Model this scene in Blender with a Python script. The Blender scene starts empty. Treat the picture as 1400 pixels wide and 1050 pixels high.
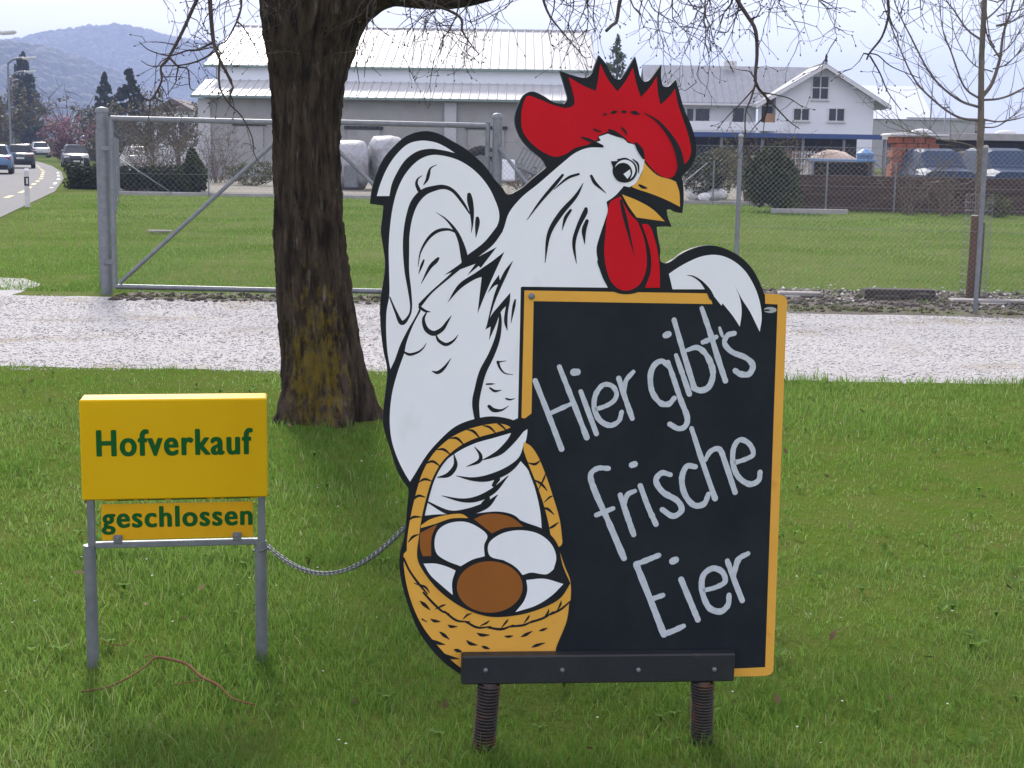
import bpy, bmesh, math, random
import numpy as np
from mathutils import Vector, Matrix, noise
from mathutils.geometry import tessellate_polygon

# ------------------------------------------------------------------ camera, sky, sun, exposure
scene = bpy.context.scene
C = scene.collection
CAM_H, FPX = 1.6, 2000.0                       # eye height; focal length on a 1400 px wide picture
PITCH, ROLL = math.atan(320 / 2000.0), math.radians(0.92)
cam_data = bpy.data.cameras.new('camera')
cam_data.sensor_width = 36.0
cam_data.lens = 36.0 * FPX / 1400.0
cam_data.clip_start, cam_data.clip_end = 0.05, 20000
cam = bpy.data.objects.new('camera', cam_data)
C.objects.link(cam)
CAM_ROT = Matrix.Rotation(math.pi / 2 - PITCH, 3, 'X') @ Matrix.Rotation(ROLL, 3, 'Z')
cam.matrix_world = Matrix.Translation((0, 0, CAM_H)) @ CAM_ROT.to_4x4()
scene.camera = cam

SUN_EL, SUN_AZ = math.radians(33), math.radians(-15)   # behind the signs, from the left
world = bpy.data.worlds.new('World')
scene.world = world
world.use_nodes = True
wn = world.node_tree
sky = wn.nodes.new('ShaderNodeTexSky')
sky.sky_type = 'NISHITA'
sky.sun_disc = False
sky.sun_elevation, sky.sun_rotation = SUN_EL, SUN_AZ
sky.altitude, sky.air_density, sky.dust_density, sky.ozone_density = 400, 1.0, 1.0, 1.0
# a thin even veil of high haze over the blue
veil = wn.nodes.new('ShaderNodeMix')
veil.data_type = 'RGBA'
veil.clamp_result = False
veil.inputs['Factor'].default_value = .85
veil.inputs['B'].default_value = (4.45, 4.28, 4.85, 1)
wn.links.new(sky.outputs[0], veil.inputs['A'])
wn.links.new(veil.outputs['Result'], wn.nodes['Background'].inputs[0])
wn.nodes['Background'].inputs[1].default_value = 0.15
sl = bpy.data.lights.new('sun', 'SUN')
sl.energy, sl.angle, sl.color = 2.85, math.radians(10), (1.0, 0.95, 0.88)
sun = bpy.data.objects.new('sun', sl)
C.objects.link(sun)
to_sun = Vector((math.sin(SUN_AZ) * math.cos(SUN_EL), math.cos(SUN_AZ) * math.cos(SUN_EL), math.sin(SUN_EL)))
sun.rotation_euler = to_sun.to_track_quat('Z', 'Y').to_euler()
scene.view_settings.view_transform = 'Standard'
scene.view_settings.look = 'None'
scene.view_settings.gamma = 1.0
scene.view_settings.use_curve_mapping = False
scene.view_settings.exposure = 1.15
scene.cycles.volume_bounces = 1
scene.cycles.max_bounces = 8
scene.cycles.transparent_max_bounces = 24

R = math.radians
rng = random.Random(7)
nrng = np.random.default_rng(11)

# ------------------------------------------------------------------ helpers
def ray(x, y):
    return CAM_ROT @ Vector(((x - 700) / FPX, (525 - y) / FPX, -1))
def at(x, y, Y):
    """world point at depth Y seen at picture point (x, y): used to take measures off the photograph"""
    d = ray(x, y)
    t = Y / d.y
    return Vector((d.x * t, Y, CAM_H + d.z * t))
def ground(x, y):
    d = ray(x, y)
    t = -CAM_H / d.z
    return Vector((d.x * t, d.y * t, 0))

def link(o, parent=None):
    C.objects.link(o)
    if parent:
        o.parent = parent
    return o
def tag(o, label=None, cat=None, group=None, kind=None):
    for k, v in (('label', label), ('category', cat), ('group', group), ('kind', kind)):
        if v:
            o[k] = v
    return o
def thing(name, label, cat, loc=(0, 0, 0), rotz=0, group=None):
    o = bpy.data.objects.new(name, None)
    o.empty_display_size = 0.1
    link(o)
    o.location = loc
    o.rotation_euler = (0, 0, rotz)
    return tag(o, label, cat, group)
def copy_tree(o, parent=None):
    c = o.copy()
    C.objects.link(c)
    c.parent = parent
    for ch in list(o.children):
        copy_tree(ch, c)
    return c

class MB:
    def __init__(s):
        s.v, s.f = [], []
    def add(s, verts, faces):
        n = len(s.v)
        s.v += [tuple(p) for p in verts]
        s.f += [tuple(i + n for i in f) for f in faces]
        return s
    def box(s, c, size, rot=None):
        a, b, d = (q / 2 for q in size)
        P = [Vector((x * a, y * b, z * d)) for z in (-1, 1) for y in (-1, 1) for x in (-1, 1)]
        if rot is not None:
            P = [rot @ p for p in P]
        c = Vector(c)
        return s.add([p + c for p in P], [(0, 2, 3, 1), (4, 5, 7, 6), (0, 1, 5, 4), (2, 6, 7, 3), (0, 4, 6, 2), (1, 3, 7, 5)])
    def bbox(s, c, size, bev=0.01, rot=None):
        """box with all edges chamfered"""
        a, b, d = (q / 2 for q in size)
        e = min(bev, a * .45, b * .45, d * .45)
        bm = bmesh.new()
        bmesh.ops.create_cube(bm, size=1)
        for v in bm.verts:
            v.co = Vector((v.co.x * 2 * a, v.co.y * 2 * b, v.co.z * 2 * d))
        bmesh.ops.bevel(bm, geom=list(bm.edges), offset=e, segments=1, affect='EDGES')
        bm.verts.index_update()
        c = Vector(c)
        P = [(rot @ v.co if rot is not None else v.co) + c for v in bm.verts]
        F = [[v.index for v in f.verts] for f in bm.faces]
        bm.free()
        return s.add(P, F)
    def tube(s, pts, rad, sides=6, cap=True):
        pts = [Vector(p) for p in pts]
        n = len(pts)
        if not hasattr(rad, '__len__'):
            rad = [rad] * n
        t0 = (pts[1] - pts[0]).normalized()
        up = Vector((0, 0, 1)) if abs(t0.z) < .9 else Vector((1, 0, 0))
        u = t0.cross(up).normalized()
        V, prev = [], t0
        for i, p in enumerate(pts):
            t = (pts[min(i + 1, n - 1)] - pts[max(i - 1, 0)])
            t = t.normalized() if t.length > 1e-9 else prev
            u = (u - t * u.dot(t))
            u = u.normalized() if u.length > 1e-9 else t.orthogonal().normalized()
            w = t.cross(u)
            for k in range(sides):
                a = 2 * math.pi * k / sides
                V.append(p + (u * math.cos(a) + w * math.sin(a)) * rad[i])
            prev = t
        F = []
        for i in range(n - 1):
            for k in range(sides):
                a, b = i * sides + k, i * sides + (k + 1) % sides
                F.append((a, b, b + sides, a + sides))
        if cap:
            F.append(tuple(range(sides - 1, -1, -1)))
            F.append(tuple((n - 1) * sides + k for k in range(sides)))
        return s.add(V, F)
    def loft(s, rings, closed=True):
        m = len(rings[0])
        V = [p for r in rings for p in r]
        F = []
        for i in range(len(rings) - 1):
            for k in range(m):
                a, b = i * m + k, i * m + (k + 1) % m
                F.append((a, b, b + m, a + m))
        if closed:
            F.append(tuple(range(m - 1, -1, -1)))
            F.append(tuple((len(rings) - 1) * m + k for k in range(m)))
        return s.add(V, F)
    def lathe(s, prof, c=(0, 0, 0), sides=16):
        c = Vector(c)
        return s.loft([[c + Vector((r * math.cos(2 * math.pi * k / sides), r * math.sin(2 * math.pi * k / sides), z)) for k in range(sides)] for r, z in prof])
    def blob(s, c, r, sc=(1, 1, 1), amp=.2, seed=0, sub=2):
        bm = bmesh.new()
        bmesh.ops.create_icosphere(bm, subdivisions=sub, radius=1)
        bm.verts.index_update()
        c = Vector(c)
        P = []
        for v in bm.verts:
            k = 1 + amp * noise.noise(v.co * 1.7 + Vector((seed * 3.1, seed * 1.7, 0)))
            P.append(c + Vector((v.co.x * sc[0], v.co.y * sc[1], v.co.z * sc[2])) * r * k)
        F = [[v.index for v in f.verts] for f in bm.faces]
        bm.free()
        return s.add(P, F)
    def build(s, name, m=None, parent=None, smooth=False, ang=None):
        me = bpy.data.meshes.new(name)
        me.from_pydata(s.v, [], s.f)
        me.update()
        if m:
            me.materials.append(m)
        if smooth:
            me.polygons.foreach_set('use_smooth', [True] * len(me.polygons))
            if ang:
                me.set_sharp_from_angle(angle=R(ang))
        o = bpy.data.objects.new(name, me)
        return link(o, parent)

def build_np(name, V, F, m, parent=None, tint=None, smooth=False):
    V = np.asarray(V, dtype=np.float32)
    F = np.asarray(F, dtype=np.int32)
    me = bpy.data.meshes.new(name)
    me.vertices.add(len(V))
    me.vertices.foreach_set('co', V.ravel())
    k = F.shape[1]
    me.loops.add(F.size)
    me.loops.foreach_set('vertex_index', F.ravel())
    me.polygons.add(len(F))
    me.polygons.foreach_set('loop_start', np.arange(0, F.size, k, dtype=np.int32))
    if smooth:
        me.polygons.foreach_set('use_smooth', np.ones(len(F), dtype=bool))
    me.update(calc_edges=True)
    if tint is not None:
        a = me.attributes.new('tint', 'FLOAT', 'POINT')
        a.data.foreach_set('value', np.asarray(tint, dtype=np.float32))
    me.materials.append(m)
    return link(bpy.data.objects.new(name, me), parent)

# ------------------------------------------------------------------ materials
def mat(name, col, rough=.75, col2=None, scale=6.0, bump=0.0, bscale=40.0, metal=0.0, stretch=(1, 1, 1), tint=None,
        transl=0.0, spec=.4, contrast=(.35, .65), coat=0.0, wear=None):
    """procedural surface: two tones mixed by noise, a fine bump, optional per-leaf tint and see-through light"""
    m = bpy.data.materials.new(name)
    m.use_nodes = True
    nt = m.node_tree
    N, L = nt.nodes, nt.links
    b = N['Principled BSDF']
    b.inputs['Roughness'].default_value = rough
    b.inputs['Metallic'].default_value = metal
    b.inputs['Specular IOR Level'].default_value = spec
    b.inputs['Coat Weight'].default_value = coat
    tc = N.new('ShaderNodeTexCoord')
    mp = N.new('ShaderNodeMapping')
    mp.inputs['Scale'].default_value = stretch
    L.new(tc.outputs['Object'], mp.inputs['Vector'])
    c2 = col2 if col2 else tuple(q * .82 for q in col)
    nz = N.new('ShaderNodeTexNoise')
    nz.inputs['Scale'].default_value = scale
    nz.inputs['Detail'].default_value = 6
    nz.inputs['Roughness'].default_value = .65
    L.new(mp.outputs[0], nz.inputs['Vector'])
    rp = N.new('ShaderNodeMapRange')
    rp.inputs[1].default_value, rp.inputs[2].default_value = contrast
    L.new(nz.outputs[0], rp.inputs[0])
    mx = N.new('ShaderNodeMix')
    mx.data_type = 'RGBA'
    mx.inputs['A'].default_value = (*col, 1)
    mx.inputs['B'].default_value = (*c2, 1)
    L.new(rp.outputs[0], mx.inputs['Factor'])
    out = mx.outputs['Result']
    if wear:                                     # a third tone in patches of its own shape: (colour, scale, low, high)
        nw = N.new('ShaderNodeTexNoise')
        nw.inputs['Scale'].default_value = wear[1]
        nw.inputs['Detail'].default_value = 8
        L.new(mp.outputs[0], nw.inputs['Vector'])
        rw = N.new('ShaderNodeMapRange')
        rw.inputs[1].default_value, rw.inputs[2].default_value = wear[2], wear[3]
        L.new(nw.outputs[0], rw.inputs[0])
        mw = N.new('ShaderNodeMix')
        mw.data_type = 'RGBA'
        L.new(rw.outputs[0], mw.inputs['Factor'])
        L.new(out, mw.inputs['A'])
        mw.inputs['B'].default_value = (*wear[0], 1)
        out = mw.outputs['Result']
    if tint:                                     # ramp of leaf or stone tones over the 'tint' attribute
        at_ = N.new('ShaderNodeAttribute')
        at_.attribute_name = 'tint'
        cr = N.new('ShaderNodeValToRGB')
        el = cr.color_ramp.elements
        while len(el) < len(tint):
            el.new(.5)
        for e, (p, q) in zip(el, tint):
            e.position, e.color = p, (*q, 1)
        L.new(at_.outputs['Fac'], cr.inputs[0])
        mt = N.new('ShaderNodeMix')
        mt.data_type = 'RGBA'
        mt.blend_type = 'MULTIPLY'
        mt.inputs['Factor'].default_value = 1.0
        L.new(cr.outputs[0], mt.inputs['A'])
        L.new(out, mt.inputs['B'])
        out = mt.outputs['Result']
    L.new(out, b.inputs['Base Color'])
    if bump:
        nb = N.new('ShaderNodeTexNoise')
        nb.inputs['Scale'].default_value = bscale
        nb.inputs['Detail'].default_value = 5
        L.new(mp.outputs[0], nb.inputs['Vector'])
        bp = N.new('ShaderNodeBump')
        bp.inputs['Strength'].default_value = min(1, bump)
        bp.inputs['Distance'].default_value = .02
        L.new(nb.outputs[0], bp.inputs['Height'])
        L.new(bp.outputs[0], b.inputs['Normal'])
    if transl:
        tr = N.new('ShaderNodeBsdfTranslucent')
        L.new(out, tr.inputs['Color'])
        ms = N.new('ShaderNodeMixShader')
        ms.inputs[0].default_value = transl
        L.new(b.outputs[0], ms.inputs[1])
        L.new(tr.outputs[0], ms.inputs[2])
        L.new(ms.outputs[0], N['Material Output'].inputs['Surface'])
    return m
def glass_mat(name, col, rough=.08):
    m = mat(name, col, rough, spec=.6)
    return m

M = {}
M['field'] = mat('field_grass', (.090, .122, .030), .9, (.125, .142, .050), 1.1, .6, 30, spec=.0, wear=((.055, .095, .012), .35, .45, .7))
M['lawn_soil'] = mat('lawn_floor', (.070, .118, .016), .95, (.095, .115, .028), 5, .8, 60, spec=.0, wear=((.105, .10, .045), 2.2, .64, .8))
M['blade'] = mat('grass_blade', (1, 1, 1), .7, (.80, .86, .70), 2.2, transl=.5, spec=.06,
                 tint=((0, (.072, .150, .022)), (.4, (.140, .250, .046)), (.75, (.205, .305, .080)), (.92, (.27, .33, .15)), (1, (.38, .35, .19))))
M['gravel'] = mat('gravel', (.50, .485, .47), .95, (.34, .325, .31), 22, 1, 90, wear=((.30, .26, .19), 1.3, .55, .72))
M['pebble'] = mat('pebble', (1, 1, 1), .85, (.85, .84, .82), 30, spec=.3, tint=((0, (.19, .18, .17)), (.3, (.42, .405, .39)), (.75, (.60, .585, .575)), (1, (.74, .73, .72))))
M['earth'] = mat('bare_earth', (.105, .085, .065), .95, (.065, .052, .040), 7, 1, 40, wear=((.06, .075, .025), 2.5, .55, .7))
M['asphalt'] = mat('asphalt', (.10, .099, .101), .9, (.125, .123, .122), 1.2, .3, 80)
M['concrete'] = mat('concrete', (.38, .37, .35), .9, (.30, .29, .27), 2.5, .3, 40)
M['paint_white_road'] = mat('road_paint_white', (.62, .62, .60), .8, (.5, .5, .48), 6)
M['paint_yellow_road'] = mat('road_paint_yellow', (.55, .44, .17), .8, (.42, .36, .2), 6)
M['galv'] = mat('galvanised_steel', (.22, .235, .245), .55, (.165, .178, .188), 14, .1, 60, metal=.35)
M['galv_dark'] = mat('weathered_steel', (.22, .23, .24), .55, (.15, .16, .165), 10, .15, 60, metal=.3)
M['zinc_wire'] = mat('zinc_wire', (.24, .25, .255), .5, (.18, .185, .19), 30, metal=.3)
M['bark_twig'] = mat('twig_bark', (.060, .043, .033), .8, (.036, .027, .022), 40)
M['bark_young'] = mat('young_bark', (.16, .135, .105), .8, (.10, .085, .065), 18, .4, 90, stretch=(1, 1, .3), wear=((.14, .13, .06), 4, .55, .7))
M['bark_grey'] = mat('grey_bark', (.10, .085, .072), .9, (.065, .055, .047), 8, .5, 30)
ART = {
 'backing': [
  ('p', [(-612.9,1459.4,1),(-607.7,1496.3),(-597.2,1533.1),(-578.8,1572.6),(-552.5,1604.3),(-521,1630.9),(-489.4,1641.8),(-463,1643.3),(-436.5,1636.5),(-404.5,1619.8),(-372.4,1602),(-345.5,1581.4),(-318.4,1555.5),(-296.6,1526.7),(-274.7,1503.2),(-262.1,1487.4),(-229.9,1500.5),(-191.6,1532.9),(-161.6,1557.5,1),(-173,1576.4),(-212.4,1608.7),(-235.5,1639.9),(-245.8,1677.4),(-236.8,1715.2),(-221.2,1740.6),(-202,1747.2),(-176.1,1738.3),(-143.5,1720.2),(-120.9,1718.7),(-111.4,1730.2),(-117.1,1755.2),(-132.3,1799.9,1),(-99.8,1790),(-67.4,1784.4),(-51.4,1794.1),(-42.3,1816.2),(-33.2,1841.4,1),(-16.5,1823),(0.4,1795.3),(10.5,1782.9),(23.5,1783.2),(36.1,1799.2),(60.9,1840.4,1),(68.2,1815.6),(75.5,1790.6),(85.7,1778.2),(98.6,1781.7),(130.1,1822,1),(129.7,1791.8),(136.4,1768),(149.6,1767),(168.7,1785,1),(178.3,1754.9),(193,1710.9),(214.4,1666.7),(227.3,1622.2),(227.1,1590.1),(214.8,1564.2),(192.4,1538.1,1),(197.1,1518.8),(199.8,1480.1),(197.7,1444.4,1),(182.3,1446.2),(165.4,1453.8),(155.4,1452.4,1),(159.4,1434.2),(170.2,1408.3,1),(150.2,1409.4),(130.3,1408,1),(134.4,1382),(142.1,1349.4),(143,1320.2),(157,1313.4),(172.1,1319.5),(199.1,1339.2),(229.3,1352.9),(256.8,1359.8),(281.4,1360.9),(309.4,1355.1),(340.9,1341.8),(369.7,1322.3),(392.5,1298.3),(412.6,1265),(425.9,1234.6,1),(470.5,1232.3),(484.9,1226.2),(491,1210.4),(489.5,1189.4,1),(498.8,189.6,1),(490,178.2),(463.1,174.7,1),(-28.9,187.8,1),(-372.6,205.9,1),(-409.1,233.6),(-445,271.6),(-480.7,324.1),(-505.7,383.4),(-523.5,442.2),(-534.2,500.5),(-532.3,543.8),(-522.7,581.1),(-517.3,624.1),(-514.7,659.9),(-510.7,704.1,1),(-512.2,718.3,1),(-538.7,759.8),(-559.6,823.6),(-578.5,890.3),(-575.9,945.4),(-570.6,989.4),(-568,1033.2),(-577.8,1082.3),(-584.9,1142),(-586.1,1190.6),(-581.9,1239),(-587.1,1174.4),(-584.5,1222.9),(-579.2,1255.1),(-574,1308.7),(-581,1361.9),(-584.8,1393.7),(-581.1,1425.5),(-578.6,1455.1,1)]),
 ],
 'tail': [
  ('p', [(-595.5,1479.1,1),(-586.6,1509.7),(-568.2,1551.9),(-542,1588.8),(-515.7,1611.2),(-484,1619.5),(-446.9,1615.4),(-420.3,1603.8),(-397.9,1590,1),(-430.9,1596.8),(-462.7,1599.5),(-494.4,1592.2),(-523.4,1570.8),(-544.4,1539.1),(-557.5,1510.1),(-563.8,1479.5,1)]),
  ('p', [(-565,1340.7),(-562.5,1393.9),(-554.7,1452.2),(-541.6,1499.8),(-520.6,1539.4),(-489,1571.3),(-457.3,1583.9),(-420.1,1581.3),(-382.7,1569.3),(-345.1,1544.5),(-312.5,1508),(-293.1,1471.1),(-283.6,1444.6),(-283.2,1420.6),(-294.7,1393.7),(-321.3,1364),(-361.4,1330.5,1),(-374.6,1304.6,1),(-412,1272.1),(-454.8,1234.2),(-481.5,1204.4,1),(-492.1,1178.9),(-516.1,1136.6),(-534.8,1098.6),(-548.2,1060.4),(-559.9,1034.8,1),(-567.1,1076.8),(-570.9,1131.1),(-570,1185.2),(-563.1,1228.3),(-563.8,1287.4)]),
 ],
 'body': [
  ('p', [(-481.5,1204.4,1),(-454.8,1234.2),(-412,1272.1),(-374.6,1304.6,1),(-334.4,1327.5,1),(-299.7,1358.9),(-273.1,1393.9),(-257.6,1439.5),(-225.8,1479.8),(-183.2,1515),(-117.7,1572.1),(-88.9,1594.8),(-56.6,1608),(-17.5,1609.9,1),(-38.7,1622.9,1),(-23.1,1627,1),(-28.6,1637.1,1),(-5.3,1645.1,1),(17.8,1637.8,1),(36.2,1633.7,1),(47.7,1622.4,1),(66.2,1618.3,1),(75.9,1601.8),(92.3,1582.9,1),(92.8,1565.6),(85.5,1546.3),(71.8,1520.4),(51,1507.3,1),(37.8,1509.1,1),(18.6,1487.6),(-4,1471.2,1),(-0.1,1448.7),(-6.1,1426.1),(-18.3,1387.1),(-27.2,1348.1),(-19.6,1309.1),(-5.3,1269.9),(5.2,1249,1),(-219.2,1250.6,1),(-223.5,1248.7,1),(-225.3,893.5,1),(-252,903.7),(-296.2,909.5),(-340.2,902.6),(-389.4,883.4),(-432.9,844.8),(-465.4,806),(-492.5,761.5),(-507.7,736.4,1),(-519.9,756.2),(-539.1,795.5),(-555.6,845.8),(-561.2,901.2),(-556,967.3),(-542.6,1022.2),(-524,1076.8,1),(-518.7,1104),(-502.7,1147.5),(-483,1185.5,1)]),
 ],
 'ink': [
  ('s', [(-562.1,1221.9,3.2),(-547,1185.3,6.4),(-531.3,1155.6,11.8),(-513.6,1171.9,6.5),(-507.3,1196.2,5.4),(-511.3,1239.3,8.6),(-518.4,1287.6,11.8),(-520.8,1341.1,16),(-519.9,1383.7,16),(-513.2,1426.2,17),(-500.1,1463.4,19.1),(-477.9,1489,18.1),(-451.4,1499.9,13.8),(-424.8,1503.9,10.7),(-400.7,1493.6,8.6),(-376.3,1464.8,7.5),(-358.8,1437.4,3.2)]),
  ('s', [(-360.5,1485.1,10.7),(-358.1,1470.3,15),(-353.5,1443.8,11.8),(-351.6,1411.9,5.4),(-354,1389.4,1.1)]),
  ('s', [(-488.6,1495.2,9.6),(-495,1510.9,7.4),(-491.4,1524.1,4.2),(-480.8,1532.1,1.1)]),
  ('s', [(-443.9,1560,1.1),(-459.7,1550.8,4.2),(-464.9,1535,8.5),(-468.6,1521.8,7.4),(-477,1508.5,1.6)]),
  ('s', [(-338.8,1425.9,8.6),(-338.2,1417.3,11.8),(-339.6,1401.3,9.7),(-342,1376.2,1.1)]),
  ('s', [(-445.6,1440.2,0.5),(-418.7,1421.9,4.3),(-394.3,1392.8,8.6),(-380.6,1363.6,12.9),(-372.2,1331.5,18.3),(-369.3,1310,16.2)]),
  ('s', [(-490.1,1301.2,1.1),(-483.4,1338.7,4.3),(-463.8,1373.5,7.5),(-439.9,1392.4,8.6),(-413.1,1396.4,6.4),(-392.7,1389.1,4.3)]),
  ('s', [(-475.2,1317.4,4.3),(-481,1302.9,6.4),(-488.4,1282.4,1.1)]),
  ('s', [(-438.3,1322.4,6.4),(-444.7,1314.9,10.7),(-460.6,1297.6,8.6),(-481.8,1256.7,1.1)]),
  ('s', [(-372,1310,11.9),(-412,1273.2,6.5),(-454.8,1235.3,5.4),(-483.7,1202.8,9.7)]),
  ('p', [(-287.3,1406.1,1),(-321.3,1364),(-361.4,1332.6,1),(-372,1315.4,1),(-421.8,1280.1,1),(-379.9,1294.9,1),(-342.3,1309.1,1),(-362.5,1279.4,1),(-334.1,1303.8,1),(-328.6,1298.4,1),(-287.7,1352.5,1),(-334.4,1327.5,1),(-296.9,1358.9),(-272,1393.9,1)]),
  ('p', [(-268,1340.3,1),(-299.1,1315.9,1),(-342,1286),(-384.9,1256.1),(-414.2,1207.3,1),(-379.4,1245.3),(-341.8,1269.8),(-325.6,1275.3,1),(-335.3,1180.4,1),(-314.2,1234.8),(-295.8,1278.1)]),
  ('s', [(-245.9,1316.2,1.1),(-263.4,1286.4,9.8),(-282.8,1243,9.8),(-294.8,1207.7,6.5),(-310.4,1147.8,1.6)]),
  ('p', [(-281.2,1280.9,1),(-298.2,1256.5),(-309.9,1233.7,1),(-290.1,1253.8),(-276.5,1256.6,1)]),
  ('p', [(-250.6,1235,1),(-278.4,1202.3),(-299.8,1175.1),(-314.6,1138.5,1),(-300.5,1146.7,1),(-304.4,1110.6,1),(-287.5,1150.5),(-273.8,1186),(-262,1199.7,1),(-265.8,1158.8),(-256.6,1134.2,1),(-256.3,1180.6),(-251.3,1213.3,1)]),
  ('s', [(-237.7,1216.1,4.4),(-241.2,1197,7.7),(-247.7,1156.1,1.1)]),
  ('s', [(-278.3,1191.4,3.3),(-276.2,1158.7,8.7),(-282.6,1115,14.2),(-298.4,1071.1,16.4),(-319.7,1027.1,18.6),(-331.2,983,18.6),(-337.4,944.2,18.7),(-332.4,899.7,14.3)]),
  ('s', [(-467.9,1182.8,3.2),(-475.3,1163.8,7.6),(-467.6,1139.4,11.9),(-448.6,1128.5,13),(-427.1,1139.4,10.8),(-413.7,1158.5,6.5),(-403,1174.8,1.1)]),
  ('s', [(-443.2,1125.8,3.2),(-435,1109.5,7.6),(-415.9,1099.6,8.7),(-397,1109.5,5.4),(-385.2,1124.8,1.1)]),
  ('s', [(-526.7,1081.1,4.3),(-510.5,1073.5,7),(-488.9,1079.5,5.4),(-475.4,1090.4,3.2),(-467.4,1102.9,1.1)]),
  ('s', [(-485.2,1196.3,7.5),(-470.6,1186.6,6.5),(-457.2,1184.4,1.1)]),
  ('s', [(-451.7,1029.6,2.2),(-437,1026.3,8.7),(-420.8,1038.3,7.6),(-403.1,1063,1.1)]),
  ('s', [(-280.6,1053.5,7.7),(-274.9,1038,5.5),(-262.1,1024.2,3.3),(-240,1019.7,1.1)]),
  ('s', [(-280.6,1053.5,4.4),(-258.7,1056.7,1.1)]),
  ('s', [(-309.5,995.1,4.4),(-297.4,995.6,4.4),(-287.5,996.1,1.1)]),
  ('s', [(-300.5,985.1,4.4),(-287.2,976.7,6.6),(-269.7,979.4,1.1)]),
  ('s', [(-302.1,936.3,8.8),(-289.8,926.2,11),(-268.9,926.1,5.5),(-250.3,937.1,1.1)]),
  ('s', [(-257.2,956.6,4.4),(-247.2,953.8,4.4),(-234,957.1,1.1)]),
  ('s', [(-120.2,1538.3,6.5),(-140.5,1513.2,9.1),(-177.4,1469.2,6.5),(-210.4,1422.7,1.3)]),
  ('s', [(-78.5,1541.5,5.9),(-107,1530.9,6.5),(-142.2,1501.6,1.3)]),
  ('s', [(-66.2,1518.6,1.3),(-85,1484.4,9.2),(-124.6,1437.7,13.1),(-152.9,1385.9,10.5),(-161.3,1313.3,1.3)]),
  ('s', [(-97.3,1448.9,6.6),(-110.6,1428.2,8.5),(-118.5,1397.8,1.3)]),
  ('s', [(-57.4,1452.6,9.2),(-60.4,1441.6,13.1),(-76.7,1406,10.5),(-86.9,1363.8,9.2),(-79.1,1311.9,1.3)]),
  ('s', [(-54,1421.7,9.2),(-61.3,1396.4,11.8),(-58.5,1362.1,1.3)]),
  ('s', [(-45.7,1537.4,6.5),(-34.8,1519,8.5),(-6.6,1494.4,1.3)]),
 ],
 'comb': [
  ('p', [(-229.8,1684),(-227,1709.2),(-214.6,1735.7),(-185.6,1728.7),(-143.4,1713.3),(-110.9,1708.2),(-94.3,1718),(-98.9,1749.3),(-110.7,1785.3,1),(-73.4,1765.5),(-39.3,1751.8,1),(-34.8,1775.7),(-29.4,1819.6,1),(-9,1782.5),(16.6,1751.6,1),(36.7,1777.2),(55.3,1812.1,1),(66.3,1771.5),(78.4,1738.4,1),(102.4,1766),(117.9,1791.5,1),(122.4,1753.8),(130.1,1720.4,1),(155.6,1745),(166.8,1762.3,1),(176.1,1723.2),(190.6,1685.4),(208.9,1634.7),(214.7,1602.7),(207.5,1580.2),(194.7,1567.8,1),(183.1,1557.3),(169.2,1537.8),(149.3,1536.2),(122.4,1550),(95.1,1578.5),(74.5,1606.9,1),(64.2,1620.8,1),(47.6,1626.9,1),(34.2,1636.8,1),(17.6,1642.9,1),(-5.4,1650.1,1),(-30,1639.6,1),(-31,1629.4,1),(-56.8,1616.3,1),(-89.2,1607.5),(-114.8,1591.2),(-140.7,1584.5),(-173.4,1596.7),(-206.2,1621.5),(-226,1649.5)]),
 ],
 'comb_ink': [
  ('s', [(88.1,1699.4,2),(124.9,1677.8,6.6),(159.1,1640.2,11.9),(180.2,1602.2,17.2),(188.2,1563.8,17.3),(177,1541.8,8)]),
  ('s', [(54.6,1700.6,5.2),(63.8,1699.5,9.2),(75.1,1696,2.6)]),
  ('s', [(3.1,1698.4,5.2),(9.5,1699.8,7.8),(16,1701.2,3.9)]),
  ('s', [(31,1701.5,5.2),(35.6,1701.5,7.2),(40.2,1701,3.9)]),
  ('s', [(-16.4,1693.6,5.2),(-11.8,1693.7,5.2)]),
  ('s', [(-73.5,1635,3.9),(-50.6,1627.2,7.8),(-18.9,1613.1,6.5)]),
  ('s', [(-41.5,1655.2,5.2),(-23.7,1649.8,3.3)]),
  ('s', [(-2.3,1654,6.5),(14.3,1646.7,9.2),(42.2,1631.9,2.6)]),
  ('s', [(29.6,1661.5,3.3),(39,1652.2,5.9),(44.5,1642.1,2)]),
  ('s', [(68.8,1620.9,7.9),(81.1,1603.8,14.5),(89.6,1584.8,6.6)]),
  ('s', [(33.5,1474.9,6.6),(43.1,1439.5,10.6),(54.1,1400.7,8),(72.6,1334.5,1.3)]),
 ],
 'beak': [
  ('p', [(91.9,1575.2,1),(102.2,1562.6),(129.3,1540.5),(162.8,1531.3),(177.6,1525,1),(187.1,1499.3),(190.5,1460.5,1),(158,1476.3),(117.6,1492),(77.5,1504.4),(60.8,1510.6,1),(76.9,1526.9),(88,1549.5)]),
  ('p', [(36.3,1491,1),(78.4,1475.4),(118.8,1453.2),(151.8,1422.5,1),(113,1427.3),(76.4,1432.1,1),(55.7,1459)]),
 ],
 'beak_ink': [
  ('s', [(81.2,1515.4,5.3),(90.6,1510.4,7.9),(101.2,1507.9,2.6)]),
  ('s', [(41.1,1509.1,6.6),(64.3,1504.2,6.6)]),
 ],
 'wattle_ink': [
  ('p', [(-23.2,1322.1),(-15.8,1292.8),(-0.4,1260.1),(22.1,1238.6),(52.3,1232.2),(85.5,1237.6),(105.2,1249.5),(114.8,1264,1),(110.2,1303.4,1),(43.4,1309.5,1)]),
 ],
 'wattle': [
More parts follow.
